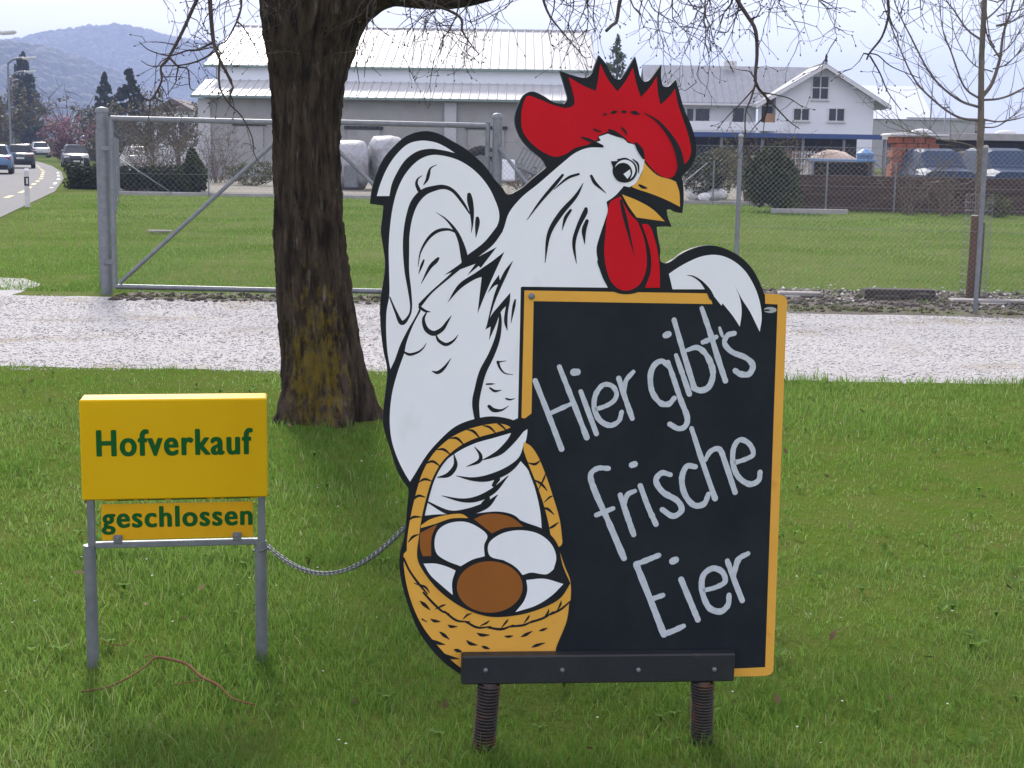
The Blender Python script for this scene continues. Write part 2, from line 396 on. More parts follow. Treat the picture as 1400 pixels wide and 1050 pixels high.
  ('p', [(31.9,1485.8,1),(5.9,1471.3),(-1.2,1439),(-5.1,1387.2),(-7.2,1341.7),(0.7,1296.1),(14.8,1263.5),(38.6,1243.9),(62,1242.7),(88.3,1257.3),(104,1290.2),(106.1,1329.5),(98,1375.1),(80,1420.4,1),(59.6,1439.7),(42.3,1465.3,1)]),
  ('p', [(90.1,1415.4,1),(106.8,1414.2),(117.2,1401.3,1),(131.9,1355.9),(140.1,1310.1),(144.1,1249.7,1),(103.9,1249.5,1),(117.3,1290.3),(117.4,1329.6),(108.2,1368.7)]),
 ],
 'eye_ink': [
  ('p', [(74.1,1552.5),(72,1540.7),(65.3,1530.6),(55,1523.8),(42.7,1521.3),(30.3,1523.5),(19.7,1530),(12.4,1539.9),(9.6,1551.6),(11.8,1563.4),(18.5,1573.5),(28.7,1580.3),(41,1582.8),(53.4,1580.6),(64,1574.1),(71.3,1564.3)]),
  ('p', [(4.4,1575.2,1),(29.3,1576.9,1),(13.6,1551.7,1)]),
  ('s', [(62.1,1581.2,2.6),(75.6,1568.6,5.3),(78.3,1546.2,2)]),
  ('s', [(22.7,1579.3,3.9),(42.3,1582.2,5.3),(58.9,1576,2.6)]),
 ],
 'eye_white': [
  ('p', [(68.8,1553.8),(67,1543.7),(61.4,1535.1),(52.8,1529.2),(42.6,1527.1),(32.2,1529),(23.3,1534.5),(17.2,1543),(14.9,1553),(16.6,1563.1),(22.2,1571.6),(30.8,1577.4),(41.1,1579.6),(51.4,1577.7),(60.3,1572.2),(66.4,1563.8)]),
 ],
 'pupil': [
  ('p', [(61.1,1547.2),(59.5,1537.6),(54.5,1529.5),(46.7,1523.9),(37.4,1521.9),(28.1,1523.7),(20,1529),(14.5,1537),(12.4,1546.6),(14,1556.1),(19,1564.3),(26.8,1569.8),(36,1571.8),(45.4,1570.1),(53.4,1564.8),(58.9,1556.8)]),
 ],
 'eye_white2': [
  ('p', [(38.2,1543.1,1),(54.9,1555.5,1),(56.6,1542.7),(49,1531,1)]),
 ],
 'wing': [
  ('p', [(166.5,1286.3,1),(191.1,1303.1),(221.3,1319.8),(251.7,1332.1),(282.3,1336.8),(310.3,1333.4),(341.9,1319.1),(370.8,1295.1),(394.1,1261.8),(409.6,1228.4),(418.8,1194.8),(421.6,1167.3),(417.8,1133.5,1),(404.8,1158),(387.8,1188.6),(364.5,1222.1),(346.1,1254.9,1),(358.1,1228.2),(364.7,1203.8),(366.3,1179.4),(363,1147.2,1),(344.7,1173.2),(318.6,1203.7),(313.7,1209.1,1),(310.8,1203,1),(286.4,1231),(273.6,1241.5,1),(265.7,1246,1),(177.7,1245.6,1)]),
 ],
 'wing_ink': [
  ('s', [(214.9,1282.7,0.9),(232,1279.8,3.7),(254.1,1265.7,6.8),(273.6,1243,12.4),(283.5,1224.9,14.3)]),
 ],
 'wing_edge_ink': [
  ('p', [(267.2,1246,1),(276.5,1246.1,1),(312.3,1203.7,1),(347.8,1173.2,1),(363,1145.7,1),(381.2,1197.8,1),(418.4,1133.5,1),(423.2,1167.3,1),(425.8,1236.1,1),(428.9,1222.4,1),(429.6,1206.5,1),(288.9,1206,1)]),
 ],
 'chalkboard': [
  ('p', [(-192.2,1215.4,1),(464.4,1207.5,1),(476.7,196.5,1),(-110,212.9,1),(-192.4,915.1,1)]),
 ],
 'frame': [
  ('p', [(-213.9,1240.9,1),(277.2,1235.2,1),(286.9,1206.9,1),(-189.3,1213.1,1),(-189.6,916.8,1),(-215.9,896.4,1)]),
  ('p', [(427.7,1235.2,1),(470.5,1232),(484.3,1225.9),(490.3,1210.4),(489.2,1187.5,1),(498.4,189.6,1),(489.9,179.3),(463.1,175.2,1),(382.1,176.4,1),(381.2,199.2,1),(474.4,200.8,1),(463.8,1206.6,1),(429.5,1208.3,1)]),
 ],
 'screw': [
  ('p', [(-186.2,1226),(-186.8,1222.6),(-188.7,1219.7),(-191.6,1217.7),(-195,1217),(-198.5,1217.7),(-201.4,1219.6),(-203.4,1222.5),(-204.1,1225.9),(-203.5,1229.3),(-201.6,1232.2),(-198.8,1234.2),(-195.3,1234.9),(-191.9,1234.2),(-188.9,1232.3),(-186.9,1229.4)]),
 ],
 'sticker': [
  ('p', [(461.6,1191.9),(460.4,1188.8),(456.8,1186.2),(451.1,1184.5),(444.4,1183.9),(437.7,1184.5),(431.9,1186.2),(428,1188.7),(426.5,1191.8),(427.7,1194.8),(431.4,1197.4),(437,1199.2),(443.7,1199.8),(450.5,1199.2),(456.2,1197.5),(460.2,1194.9)]),
 ],
 'sticker_print': [
  ('p', [(444.1,1191.2),(443.4,1190.3),(441.4,1189.5),(438.4,1188.9),(434.8,1188.7),(431.2,1188.9),(428.1,1189.4),(426,1190.2),(425.3,1191.2),(426,1192.1),(428,1192.9),(431,1193.4),(434.6,1193.6),(438.2,1193.5),(441.3,1192.9),(443.3,1192.2)]),
 ],
 'lettering': [
  ('s', [(-181.5,1003.5,14.7),(-143.9,912,14.8),(-107.7,820.7,16.1)]),
  ('s', [(-118.1,1040.3,13.6),(-79,946,14.3),(-40.6,850.8,15.5)]),
  ('s', [(-144,914.8,11.4),(-112.9,929,12.6),(-77.8,944.9,11.4)]),
  ('s', [(-59.7,974.6,12.6),(-37.1,917.1,14.4),(-15,861,13.8)]),
  ('s', [(-79.7,1026,19.4),(-70.6,1026.5,19.4)]),
  ('s', [(-16.7,927.3,11.5),(10.1,936.4,12.7),(29.9,950.1,12.7),(36.2,969.6,12.7),(23,989.7,12.6),(-1.1,991.5,13.2),(-19.9,965.8,13.8),(-22.5,931.4,14.4),(-7.9,898.5,14.4),(20.2,883.3,13.9),(44.1,894.7,12.7),(51.5,919.5,11.5)]),
  ('s', [(40.9,1009.7,13.8),(59.6,956.8,14.4),(80.3,902,13.9)]),
  ('s', [(56.9,971.2,10.4),(60.6,1002.8,12.7),(79.5,1026.7,11.5)]),
  ('s', [(174.3,1039.7,11.6),(156.4,1055.2,13.9),(136.5,1045.5,15),(125.9,1016.9,15),(131.9,973.8,15.1),(154.3,943.7,15.1),(177.6,940.1,15.1),(192.8,956.2,12.8)]),
  ('s', [(172.1,1052.9,11.6),(191.2,1002.4,13.9),(210.4,950.4,15.1),(229.5,903.9,15.2),(224.6,879.6,15.2),(206.1,873.3,14.6),(182.4,885.7,14)]),
  ('s', [(193.5,1070,12.7),(213.9,1016.7,14.5),(233.1,966.5,14.6)]),
  ('s', [(162.8,1123.7,16.1),(170.8,1127.1,17.3)]),
  ('s', [(184.5,1165.2,12.7),(213.5,1076.9,14.5),(246,982,16.3)]),
  ('s', [(220.8,1083.7,10.4),(250.7,1091.2,13.9),(277.7,1068.2,15.1),(295.1,1025.1,16.3),(286.6,987.6,16.4),(263.7,976.2,16.3),(243,983.7,14)]),
  ('s', [(258.4,1195.4,12.7),(284.1,1128.3,15.1),(310.3,1053.8,15.2),(329.9,1001.9,15.2)]),
  ('s', [(264.7,1105.5,12.8),(281.8,1112.3,13.9),(300.7,1119.8,11.6)]),
  ('s', [(308.5,1144.3,7),(312.4,1132.9,9.3),(316.9,1121.5,7)]),
  ('s', [(349.2,1129.5,12.8),(330.8,1123.8,14),(323.5,1102.6,14.6),(344.3,1079.7,14.6),(382.9,1064.1,15.2),(403.1,1043.3,16.4),(393.6,1020.2,16.4),(370.1,1020.3,15.8),(355.1,1029.6,14.1)]),
  ('s', [(20,766.7,13.1),(-10.1,767,14.7),(-28.1,747,15.4),(-12.3,698.5,16.2),(20.6,627.6,16.3),(68.7,519.3,17.2)]),
  ('s', [(-9.2,639.8,14),(35.3,657.2,12.4)]),
  ('s', [(53.7,693.8,14),(74.8,634.6,15.6),(93.4,584.6,15.6)]),
  ('s', [(64.7,662.3,10.9),(73.1,693.5,14),(93,704.2,12.5)]),
  ('s', [(107.4,718.9,14),(130.2,661.4,15.6),(153.6,612.1,15.7)]),
  ('s', [(83.2,775.4,17.1),(90.8,777.7,17.1)]),
  ('s', [(188.3,747.8,14.1),(164.7,752.7,15.6),(149.8,731.7,15.6),(170.3,700.1,15.6),(210.3,676,16.5),(222.9,649.8,16.5),(199.9,633.6,15.7),(169.5,652.2,14.1)]),
  ('s', [(256.4,768.9,14.1),(232.8,770,15.7),(220.6,738.8,15.7),(229.2,695.5,15.7),(255.5,663.6,15.8),(283.7,666.4,15.8),(295.3,693.1,13.4)]),
  ('s', [(242.3,873.6,12.9),(273.6,786.9,14.7),(314.2,680.3,15.4)]),
  ('s', [(282.5,786.8,11.8),(297.4,811.3,14.1),(321.4,815.7,14.7),(338.8,777.4,14.8),(368.7,697.3,15.4)]),
  ('s', [(368.3,780.1,13),(394.5,788.6,13),(414.7,802,13.1),(402.9,829.7,13.6),(376.3,841.7,14.2),(359.6,818.3,14.8),(360.2,774.2,14.8),(377.1,738.7,15.4),(407.6,719.4,15.5),(432.1,729.2,14.9),(435.8,752.8,13.1)]),
  ('s', [(103.8,499.5,17.3),(144.5,402.7,17.4),(185.8,301.7,17.5)]),
  ('s', [(102.2,501.2,15.7),(133.2,513.3,15.7),(164.2,525.5,14.2)]),
  ('s', [(152.4,404.2,14.2),(178.9,413.2,14.3)]),
  ('s', [(185.7,303.3,15.9),(212.4,312.4,15.9),(239.1,324.7,14.4)]),
  ('s', [(228.1,457.2,15.9),(253.9,398.7,16.7),(279.1,341.6,16)]),
  ('s', [(202.6,508.1,19),(211.2,511.9,19)]),
  ('s', [(295.9,425.2,13.5),(325.9,432.7,14.4),(350.8,448.3,14.4),(341.7,475.8,15.2),(314.3,486,15.9),(288.8,465.6,15.9),(288.1,422.2,15.9),(308.1,376.5,16.8),(340.6,363.7,16.8),(361.5,381.8,16),(363.5,410.1,13.6)]),
  ('s', [(354.9,506.1,14.4),(377.1,450.2,16),(401,393.9,16.1)]),
  ('s', [(374.2,462.3,12.8),(385.1,508.7,16),(411.5,525.9,13.6)]),
 ],
 'handle_ink': [
  ('s', [(-502.8,501.3,42),(-499.6,573.5,43.3),(-493,630.9,43.2),(-479.4,695.1,43.2),(-462.4,751.9,43.1),(-434.9,801.3,44.5),(-393.6,839.8,44.5),(-345.1,865.6,41.8),(-289.5,880.7,37.8),(-240.5,883.2,30.9),(-216.1,888,35.1),(-198.5,884.4,21.1)]),
  ('s', [(-195.7,847.4,5.6),(-191.8,827.5,21.2),(-181.3,791.7,42.4),(-159,734.1,45.4),(-139.5,683.5,44.1),(-124.1,625.4,44.3),(-114.5,574.3,41.5)]),
 ],
 'handle': [
  ('s', [(-499.4,523,29.4),(-499.6,573.5,30.7),(-493,630.9,29.3),(-479.4,695.1,29.2),(-462.4,751.9,30.6),(-434.9,801.3,32),(-393.6,839.8,32),(-345.1,864.2,29.3),(-289.5,877.9,25.2),(-261.5,880.5,15.4),(-246.1,880.4,2.1)]),
  ('s', [(-206.1,836.1,7),(-197.3,820.4,24),(-181.2,788.1,31.1),(-159,734.1,31.2),(-141,683.5,29.9),(-124.1,625.4,31.4),(-114.3,567,28.6)]),
 ],
 'handle_ink2': [
  ('s', [(-511.5,573.7,2.1),(-499.7,587.9,7),(-483.7,594.8,2.1)]),
  ('s', [(-513.9,631.2,2.1),(-497.9,641.7,7),(-477,641.4,2.1)]),
  ('s', [(-502.3,684.7,2.1),(-486.4,698.8,7),(-467.6,694.9,2.1)]),
  ('s', [(-486.6,734.4,2.1),(-469.3,743.4,7),(-449.8,737.5,2.1)]),
  ('s', [(-469.5,783.9,2.1),(-448.8,790.8,6.9),(-427.8,776.4,2.1)]),
  ('s', [(-438.6,822.5,2.1),(-419.8,822.4,7),(-401.6,808,2.1)]),
  ('s', [(-404.1,851.9,2.1),(-385.3,851.8,7),(-365.7,832.5,2.1)]),
  ('s', [(-359.2,874.9,2.1),(-341.7,869.8,7),(-322.6,848.4,2.1)]),
  ('s', [(-317.5,885.2,2.1),(-300,880.8,6.3),(-282.3,863.7,2.1)]),
  ('s', [(-282.7,893.4,2.1),(-268.6,884.8,5.6),(-250.8,867.7,1.4)]),
  ('s', [(-196.7,784.7,2.1),(-178.3,780.9,7.1),(-162.9,791.5,2.1)]),
  ('s', [(-183.2,740.2,2.1),(-160.3,727,7.1),(-144.3,708.8,2.1)]),
  ('s', [(-167.1,712.7,2.1),(-153.5,741.3,5),(-149.5,755.6,1.4)]),
  ('s', [(-157.6,662.1,2.1),(-141.2,658.2,7.1),(-124.5,643.5,2.1)]),
  ('s', [(-152.2,676.4,1.4),(-136.8,690.7,5),(-127.7,694.2,1.4)]),
  ('s', [(-140.1,603.8,2.1),(-126,610.9,7.1),(-111.9,621.6,2.1)]),
 ],
 'handle_white': [
  ('p', [(-470,644.9,1),(-463.3,684.2),(-451.8,734),(-427.8,778.5),(-386.4,813.6),(-337.8,837.9),(-289.1,851.7),(-234.7,867.6,1),(-219.1,861.8,1),(-199,875.9,1),(-202.1,848.9),(-212.7,813.4),(-218.7,792.1,1),(-192.7,759.6),(-174,705.6),(-160.9,647.6),(-156.5,604.1,1),(-200.7,612,1),(-229.6,641.4),(-272.2,652.8),(-335.6,648.7,1),(-356.6,644.7),(-426.7,647.9)]),
 ],
 'handle_feather_ink': [
  ('s', [(-219.5,884.5,35.1),(-238.6,849.2,21.1),(-267.6,817.5,16.8),(-291.9,803.5,9.8),(-317.7,793,2.1)]),
  ('s', [(-339.1,828.7,1.4),(-323.5,807.3,8.4),(-326.8,789.6,9.8),(-359.5,775.7,1.4)]),
  ('s', [(-393.3,809.4,2.1),(-388.8,779.5,11.2),(-406.7,754.8,12.6),(-435.9,747.3,2.1)]),
  ('s', [(-204.6,834.7,7),(-218,795.6,9.9),(-252.7,763.8,18.3),(-301.6,744.4,18.3),(-343.7,742,9.8),(-385.7,751,1.4)]),
  ('s', [(-249,749.5,2.1),(-287.1,710.5,15.5),(-329,688.8,15.5),(-371.1,685.1,9.8),(-423.7,697.9,1.4)]),
  ('s', [(-276.4,698.2,2.1),(-307.7,669.9,18.3),(-356.7,653.3,18.3),(-405.8,652.6,12.6),(-465.4,684.2,3.5)]),
  ('s', [(-277,741.2,14.1),(-287.3,724.9,9.9)]),
  ('s', [(-300.9,689.2,9.9),(-314.8,675,9.9)]),
 ],
 'basket': [
  ('p', [(-523.9,541.5,1),(-522.4,501.7),(-512.3,443.4),(-491.6,380.9),(-466.6,332.6),(-430.9,286),(-395,245.8),(-359,215.1,1),(-107.8,253,1),(-104.8,282.8),(-80.8,345.5),(-74.8,398.8,1),(-74.1,434.2),(-77.6,463.8),(-92.8,500.8),(-112.7,559.7,1),(-284.6,526.3,1),(-496.1,573.4,1)]),
 ],
 'basket_ink': [
  ('s', [(-523.9,530.6,5.6),(-506.9,494.1,5.6),(-481.5,457.3,6.3),(-460.2,431.4,3.5)]),
  ('s', [(-495.5,461.2,2.1),(-467.4,451.2,6.3),(-454.6,434.9,2.1)]),
  ('s', [(-470.8,435.2,5.6),(-446,407,6.4),(-421,383,5.7),(-401.9,375.2,2.8)]),
  ('s', [(-438.8,389.2,2.1),(-421.2,397.6,5.7),(-410.6,401,1.4)]),
  ('s', [(-414,381.3,5.7),(-381.8,356.3,6.4),(-346.3,351.8,2.8)]),
  ('s', [(-364.1,359.6,2.1),(-353.6,370.4,5.7),(-340.9,375.2,1.4)]),
  ('s', [(-356.9,352.1,5.7),(-324.7,335.1,6.4),(-289.1,337.2,2.9)]),
  ('s', [(-317.6,340.1,2.1),(-302,347.1,5.7),(-292.9,354.2,1.4)]),
  ('s', [(-296.2,334.4,5.7),(-260.3,329.1,7.2),(-228.3,340.1,2.9)]),
  ('s', [(-260.4,333.5,2.1),(-247.8,349.5,5.7),(-242.9,356.7,1.4)]),
  ('s', [(-235.4,335.9,5.7),(-199.6,339.4,6.5),(-174.6,351.4,2.9)]),
  ('s', [(-199.7,344.6,2.2),(-189.2,359.2,5.8),(-185.7,366.5,1.4)]),
  ('s', [(-181.7,346.4,5.8),(-146,358.2,6.5),(-121.1,374.6,2.9)]),
  ('s', [(-146,358.2,2.2),(-135.5,372.7,5.8),(-133.5,382.3,1.4)]),
  ('s', [(-128.2,367.4,5.8),(-99.6,381.6,6.5),(-74.9,403.2,3.6)]),
  ('s', [(-110.4,377.4,2.2),(-102.1,394.2,5.8),(-100.1,405.2,1.4)]),
  ('s', [(-479.8,412.1,2.1),(-468.5,402.3,9.9),(-452.9,387.3,2.1)]),
  ('s', [(-451.3,361.6,2.1),(-439.9,356.2,8.5),(-425.8,354.4,2.1)]),
  ('s', [(-404.4,344.4,2.1),(-395.9,339.7,8.5),(-380.3,339.4,2.1)]),
  ('s', [(-427,325.8,2.1),(-415.5,316.6,9.2),(-401.2,304.5,2.1)]),
  ('s', [(-446.6,304.1,2.1),(-431,294.9,9.2),(-412.5,290,2.1)]),
  ('s', [(-326,319.6,2.1),(-313.8,314.1,9.3),(-293,313.6,2.1)]),
  ('s', [(-251.5,309.6,2.2),(-241.4,307.9,7.2),(-230,309.8,2.2)]),
  ('s', [(-206.9,306.2,2.2),(-194.1,312.6,8.6),(-177.7,321.1,2.2)]),
  ('s', [(-158.3,322.1,2.2),(-148.2,324.8,7.2),(-136.8,329,2.2)]),
  ('s', [(-354.2,300.3,2.1),(-344.2,291.2,9.3),(-325.5,286.3,2.1)]),
  ('s', [(-177.6,276.5,2.2),(-164.7,281.4,8.7),(-143.2,287.5,2.2)]),
  ('s', [(-313.4,283,2.1),(-304,279,8.6),(-292.5,275,2.1)]),
  ('s', [(-412.2,263.3,2.1),(-397.9,254.1,9.3),(-375.1,249,2.1)]),
  ('s', [(-388.2,275.3,2.1),(-379.6,272.8,10),(-369.6,269.6,5.7)]),
  ('s', [(-461.1,354.5,2.1),(-473.9,362.2,4.2)]),
  ('s', [(-74.8,401,5.8),(-80.8,345.5,7.2),(-104.7,279.1,8.7),(-107.9,260.5,7.3)]),
 ],
 'basket_inside': [
  ('p', [(-478.9,612.7,1),(-426.7,640.7),(-342.6,646.6),(-272.2,652.1),(-200.9,622.9),(-147.1,600.3),(-114.3,563.4),(-97.2,500.9),(-76,452.7,1),(-103.9,411.2),(-168,379.4),(-232.3,365.4),(-296.6,365.4),(-360.9,388.9),(-425,435.7),(-467.6,487.6),(-487.5,530),(-483.6,587.6)]),
 ],
 'basket_rim': [
  ('p', [(-478.9,619.2,1),(-454.6,635.3),(-412.7,646.2),(-370.7,648.5),(-353,637.4,1),(-398.6,636.7),(-440.5,622.9),(-478.9,612,1)]),
 ],
 'egg_brown': [
  ('p', [(-338.9,634.4,1),(-307.4,646.9),(-272.1,647.1),(-236.6,636.5),(-206.4,612.1,1),(-257.4,608.6),(-290.5,594.6,1),(-314,613.8)]),
  ('p', [(-480.9,599.1,1),(-436.3,621.4,1),(-450.1,587.1),(-451.1,535.1,1),(-473.5,535.5,1),(-480.7,558.8)]),
 ],
 'egg_white': [
  ('p', [(-405.5,623.8),(-363.5,627.5),(-328.1,612.6),(-302.4,588.3),(-310.5,563.1),(-308.7,532.5,1),(-341.2,523.7),(-372.7,506.1,1),(-411.7,522.8),(-436.4,542.1),(-442.3,576.1),(-432,607)]),
  ('p', [(-296.5,570.1),(-264.3,593.5),(-214.8,602.1),(-164.8,591.1),(-130,562.2),(-116.3,525.4),(-122.8,492.6,1),(-141.2,479.7),(-184.2,485),(-205.6,478.8,1),(-234.5,503.5),(-256.1,519.9,1),(-293.1,531.5),(-300.4,548.4)]),
  ('p', [(-471.3,515.2,1),(-439.7,514.6),(-408,505.3),(-386,494.7,1),(-394.9,462.8),(-393.2,427.7,1),(-425.2,456.2),(-453.6,484.4)]),
  ('p', [(-196,464.7,1),(-148.1,467.4),(-95.4,451.6,1),(-125.7,420.6),(-168.2,393.4),(-223.9,376.2,1),(-200.8,407.4),(-192.7,436.7)]),
 ],
 'egg_brown_front': [
  ('p', [(-205.7,445.8),(-212,418.6),(-230.8,395.9),(-259.4,381),(-293.2,376.4),(-327,382.6),(-355.8,398.7),(-375.1,422.2),(-382.1,449.4),(-375.7,476.4),(-356.9,498.9),(-328.6,513.7),(-295.1,518.5),(-261.3,512.5),(-232.5,496.6),(-212.9,473.2)]),
 ],
}

# ------------------------------------------------------------------ flat painted art: smooth outlines and tapered brush strokes (mm on the board)
def smooth_closed(pts, n=7):
    m = len(pts)
    P = [Vector((p[0], p[1])) / 1000 for p in pts]
    cn = [len(p) > 2 for p in pts]
    out = []
    for i in range(m):
        p1, p2 = P[i], P[(i + 1) % m]
        p0 = P[i - 1] if not cn[i] else p1 - (p2 - p1)
        p3 = P[(i + 2) % m] if not cn[(i + 1) % m] else p2 + (p2 - p1)
        if cn[i] and cn[(i + 1) % m]:
            out.append(p1)
            continue
        # centripetal Catmull-Rom keeps tight corners free of loops
        d = [max((b - a).length, 1e-6) ** .5 for a, b in ((p0, p1), (p1, p2), (p2, p3))]
        t0, t1 = 0, d[0]
        t2 = t1 + d[1]
        t3 = t2 + d[2]
        for k in range(n):
            t = t1 + (t2 - t1) * k / n
            A1 = p0 * ((t1 - t) / (t1 - t0)) + p1 * ((t - t0) / (t1 - t0))
            A2 = p1 * ((t2 - t) / (t2 - t1)) + p2 * ((t - t1) / (t2 - t1))
            A3 = p2 * ((t3 - t) / (t3 - t2)) + p3 * ((t - t2) / (t3 - t2))
            B1 = A1 * ((t2 - t) / (t2 - t0)) + A2 * ((t - t0) / (t2 - t0))
            B2 = A2 * ((t3 - t) / (t3 - t1)) + A3 * ((t - t1) / (t3 - t1))
            out.append(B1 * ((t2 - t) / (t2 - t1)) + B2 * ((t - t1) / (t2 - t1)))
    return out
def smooth_stroke(pts, n=6):
    P = [Vector((p[0], p[1], p[2])) / 1000 for p in pts]
    P = [P[0] * 2 - P[1]] + P + [P[-1] * 2 - P[-2]]
    out = []
    for i in range(1, len(P) - 2):
        p0, p1, p2, p3 = P[i - 1:i + 3]
        for k in range(n):
            t = k / n
            out.append(.5 * (2 * p1 + (p2 - p0) * t + (2 * p0 - 5 * p1 + 4 * p2 - p3) * t * t + (3 * p1 - p0 - 3 * p2 + p3) * t ** 3))
    out.append(P[-2])
    for q in out:
        q.z = max(q.z, .0004)
    return out
def art_piece(mb, kind, pts, y, thick=0.0, rough=0.0):
    """one filled outline or stroke on the plane y, facing -y"""
    if kind == 'p':
        S = smooth_closed(pts)
        tri = tessellate_polygon([[Vector((p.x, p.y, 0)) for p in S]])
        n = len(S)
        V = [(p.x, y, p.y) for p in S]
        F = []
        for t in tri:
            a, b, c = (S[i] for i in t)
            F.append(t if (b - a).x * (c - a).y - (b - a).y * (c - a).x > 0 else (t[0], t[2], t[1]))
        if thick:
            V += [(p.x, y + thick, p.y) for p in S]
            area = sum(S[i].x * S[(i + 1) % n].y - S[(i + 1) % n].x * S[i].y for i in range(n))
            for i in range(n):
                j = (i + 1) % n
                F.append((i, i + n, j + n, j) if area > 0 else (j, j + n, i + n, i))
            F += [tuple(reversed([i + n for i in f])) for f in F[:len(tri)]]
        mb.add(V, F)
        return
    S = smooth_stroke(pts)
    L_, R_ = [], []
    for i, q in enumerate(S):
        a, b = S[max(i - 1, 0)], S[min(i + 1, len(S) - 1)]
        d = Vector((b.x - a.x, b.y - a.y))
        d = d.normalized() if d.length else Vector((1, 0))
        nn = Vector((-d.y, d.x))
        k = 1 + (rough * noise.noise(Vector((q.x * 90, q.y * 90, 1))) if rough else 0)
        L_.append(Vector((q.x, q.y)) + nn * q.z * .5 * k)
        R_.append(Vector((q.x, q.y)) - nn * q.z * .5 * k)
    def cap(i, j):
        q, e = S[i], S[j]
        d = Vector((q.x - e.x, q.y - e.y)).normalized()
        nn = Vector((-d.y, d.x))
        r = q.z * .5
        return [Vector((q.x, q.y)) + (nn * math.cos(a) + d * math.sin(a)) * r for a in (R(30), R(60), R(90), R(120), R(150))]
    out = R_ + cap(-1, -2)[::-1][::-1][::-1] + L_[::-1] + cap(0, 1)[::-1]
    # strip of quads plus two fans
    n = len(S)
    V = [(p.x, y, p.y) for p in R_ + L_]
    F = [(i, i + 1, n + i + 1, n + i) for i in range(n - 1)]
    mb.add(V, F)
    ce = cap(-1, -2)         # runs from left of travel to right
    mb.add([(p.x, y, p.y) for p in [L_[-1]] + ce + [R_[-1]]], [tuple(range(len(ce) + 1, -1, -1))])
    cs = cap(0, 1)
    mb.add([(p.x, y, p.y) for p in [R_[0]] + cs + [L_[0]]], [tuple(range(len(cs) + 1, -1, -1))])
LAY = .00025
def art(key, layer, m, name, parent, items=None, thick=0.0, rough=0.0):
    mb = MB()
    src = ART[key] if isinstance(key, str) else [p for k in key for p in ART[k]]
    for i, (k, p) in enumerate(src if items is None else [src[i] for i in items]):
        art_piece(mb, k, p, -layer * LAY - i * .00002, thick, rough)
    return mb.build(name, m, parent)

# ------------------------------------------------------------------ setting: ground, road, gravel, hills
def sheet(name, poly, z, m, label=None):
    """flat sheet over a polygon, cut into strips so that its outline can be ragged"""
    tri = tessellate_polygon([[Vector((x, y, 0)) for x, y in poly]])
    F = []
    for t in tri:
        a, b, c = (poly[i] for i in t)
        F.append(t if (b[0] - a[0]) * (c[1] - a[1]) - (b[1] - a[1]) * (c[0] - a[0]) > 0 else (t[0], t[2], t[1]))
    o = MB().add([(x, y, z) for x, y in poly], F).build(name, m)
    return tag(o, label, kind='structure')

def ragged(p, q, step=.12, amp=.06, seed=0.0):
    p, q = Vector(p), Vector(q)
    n = max(2, int((q - p).length / step))
    out = []
    for i in range(n):
        r = p + (q - p) * (i / n)
        out.append((r.x + amp * noise.noise((r.x * 1.9, r.y * 1.9, seed)), r.y + amp * 1.6 * noise.noise((r.x * 1.3, r.y * 1.3, seed + 5)) + amp * .6 * noise.noise((r.x * 6, r.y * 6, seed + 9))))
    return out

sheet('ground', [(-3200, -400), (3200, -400), (3200, 3600), (-3200, 3600)], 0, M['field'])
# road: right edge polyline (x at y), 7.6 m wide, bending away to the left
ROAD_R = [(-5.5, -40), (-5.5, 0), (-6.6, 12), (-10.93, 31.2), (-15.2, 48.7), (-20.2, 66), (-25.2, 82), (-32.0, 102), (-41.5, 128), (-55, 162), (-78, 215), (-112, 285), (-190, 430), (-300, 620)]
def offset_line(line, d):
    out = []
    for i, p in enumerate(line):
        a, b = Vector(line[max(i - 1, 0)]), Vector(line[min(i + 1, len(line) - 1)])
        t = (b - a).normalized()
        out.append((p[0] - t.y * d, p[1] + t.x * d))
    return out
def strip(name, line, d0, d1, z, m, kind='structure'):
    A, B = offset_line(line, d0), offset_line(line, d1)
    n = len(A)
    o = MB().add([(x, y, z) for x, y in A] + [(x, y, z) for x, y in B], [(i, i + 1, n + i + 1, n + i) for i in range(n - 1)]).build(name, m)
    return tag(o, kind=kind)
def resample(line, step):
    out, P = [], [Vector(p) for p in line]
    for a, b in zip(P, P[1:]):
        n = max(1, int((b - a).length / step))
        out += [a + (b - a) * (k / n) for k in range(n)]
    return out + [P[-1]]
road = strip('road', ROAD_R, 0, 8.2, .012, M['asphalt'])
strip('pavement', ROAD_R, 8.2, 10.6, .05, M['concrete'])
def dashes(d, w, on, off, m, y0, y1, name):
    mb, s, P = MB(), 0, resample(ROAD_R, .5)
    L_ = offset_line(P, d)
    acc = 0
    for i in range(len(L_) - 1):
        a, b = Vector(L_[i]), Vector(L_[i + 1])
        if y0 < a.y < y1 and (acc % (on + off)) < on:
            t = (b - a).normalized()
            nn = Vector((-t.y, t.x)) * w / 2
            b2 = b + t * .001
            mb.add([(a.x - nn.x, a.y - nn.y, .017), (b2.x - nn.x, b2.y - nn.y, .017), (b2.x + nn.x, b2.y + nn.y, .017), (a.x + nn.x, a.y + nn.y, .017)], [(0, 1, 2, 3)])
        acc += (b - a).length
    return mb.build(name, m, road)
dashes(.95, .16, 2.2, 2.4, M['paint_yellow_road'], 5, 140, 'cycle_lane_dashes')
dashes(4.4, .14, 3, 6, M['paint_white_road'], 5, 300, 'centre_dashes')
dashes(8.0, .12, 900, 0, M['paint_white_road'], 5, 300, 'edge_line')
dashes(.2, .12, 3, 4, M['paint_white_road'], 52, 80, 'edge_line')

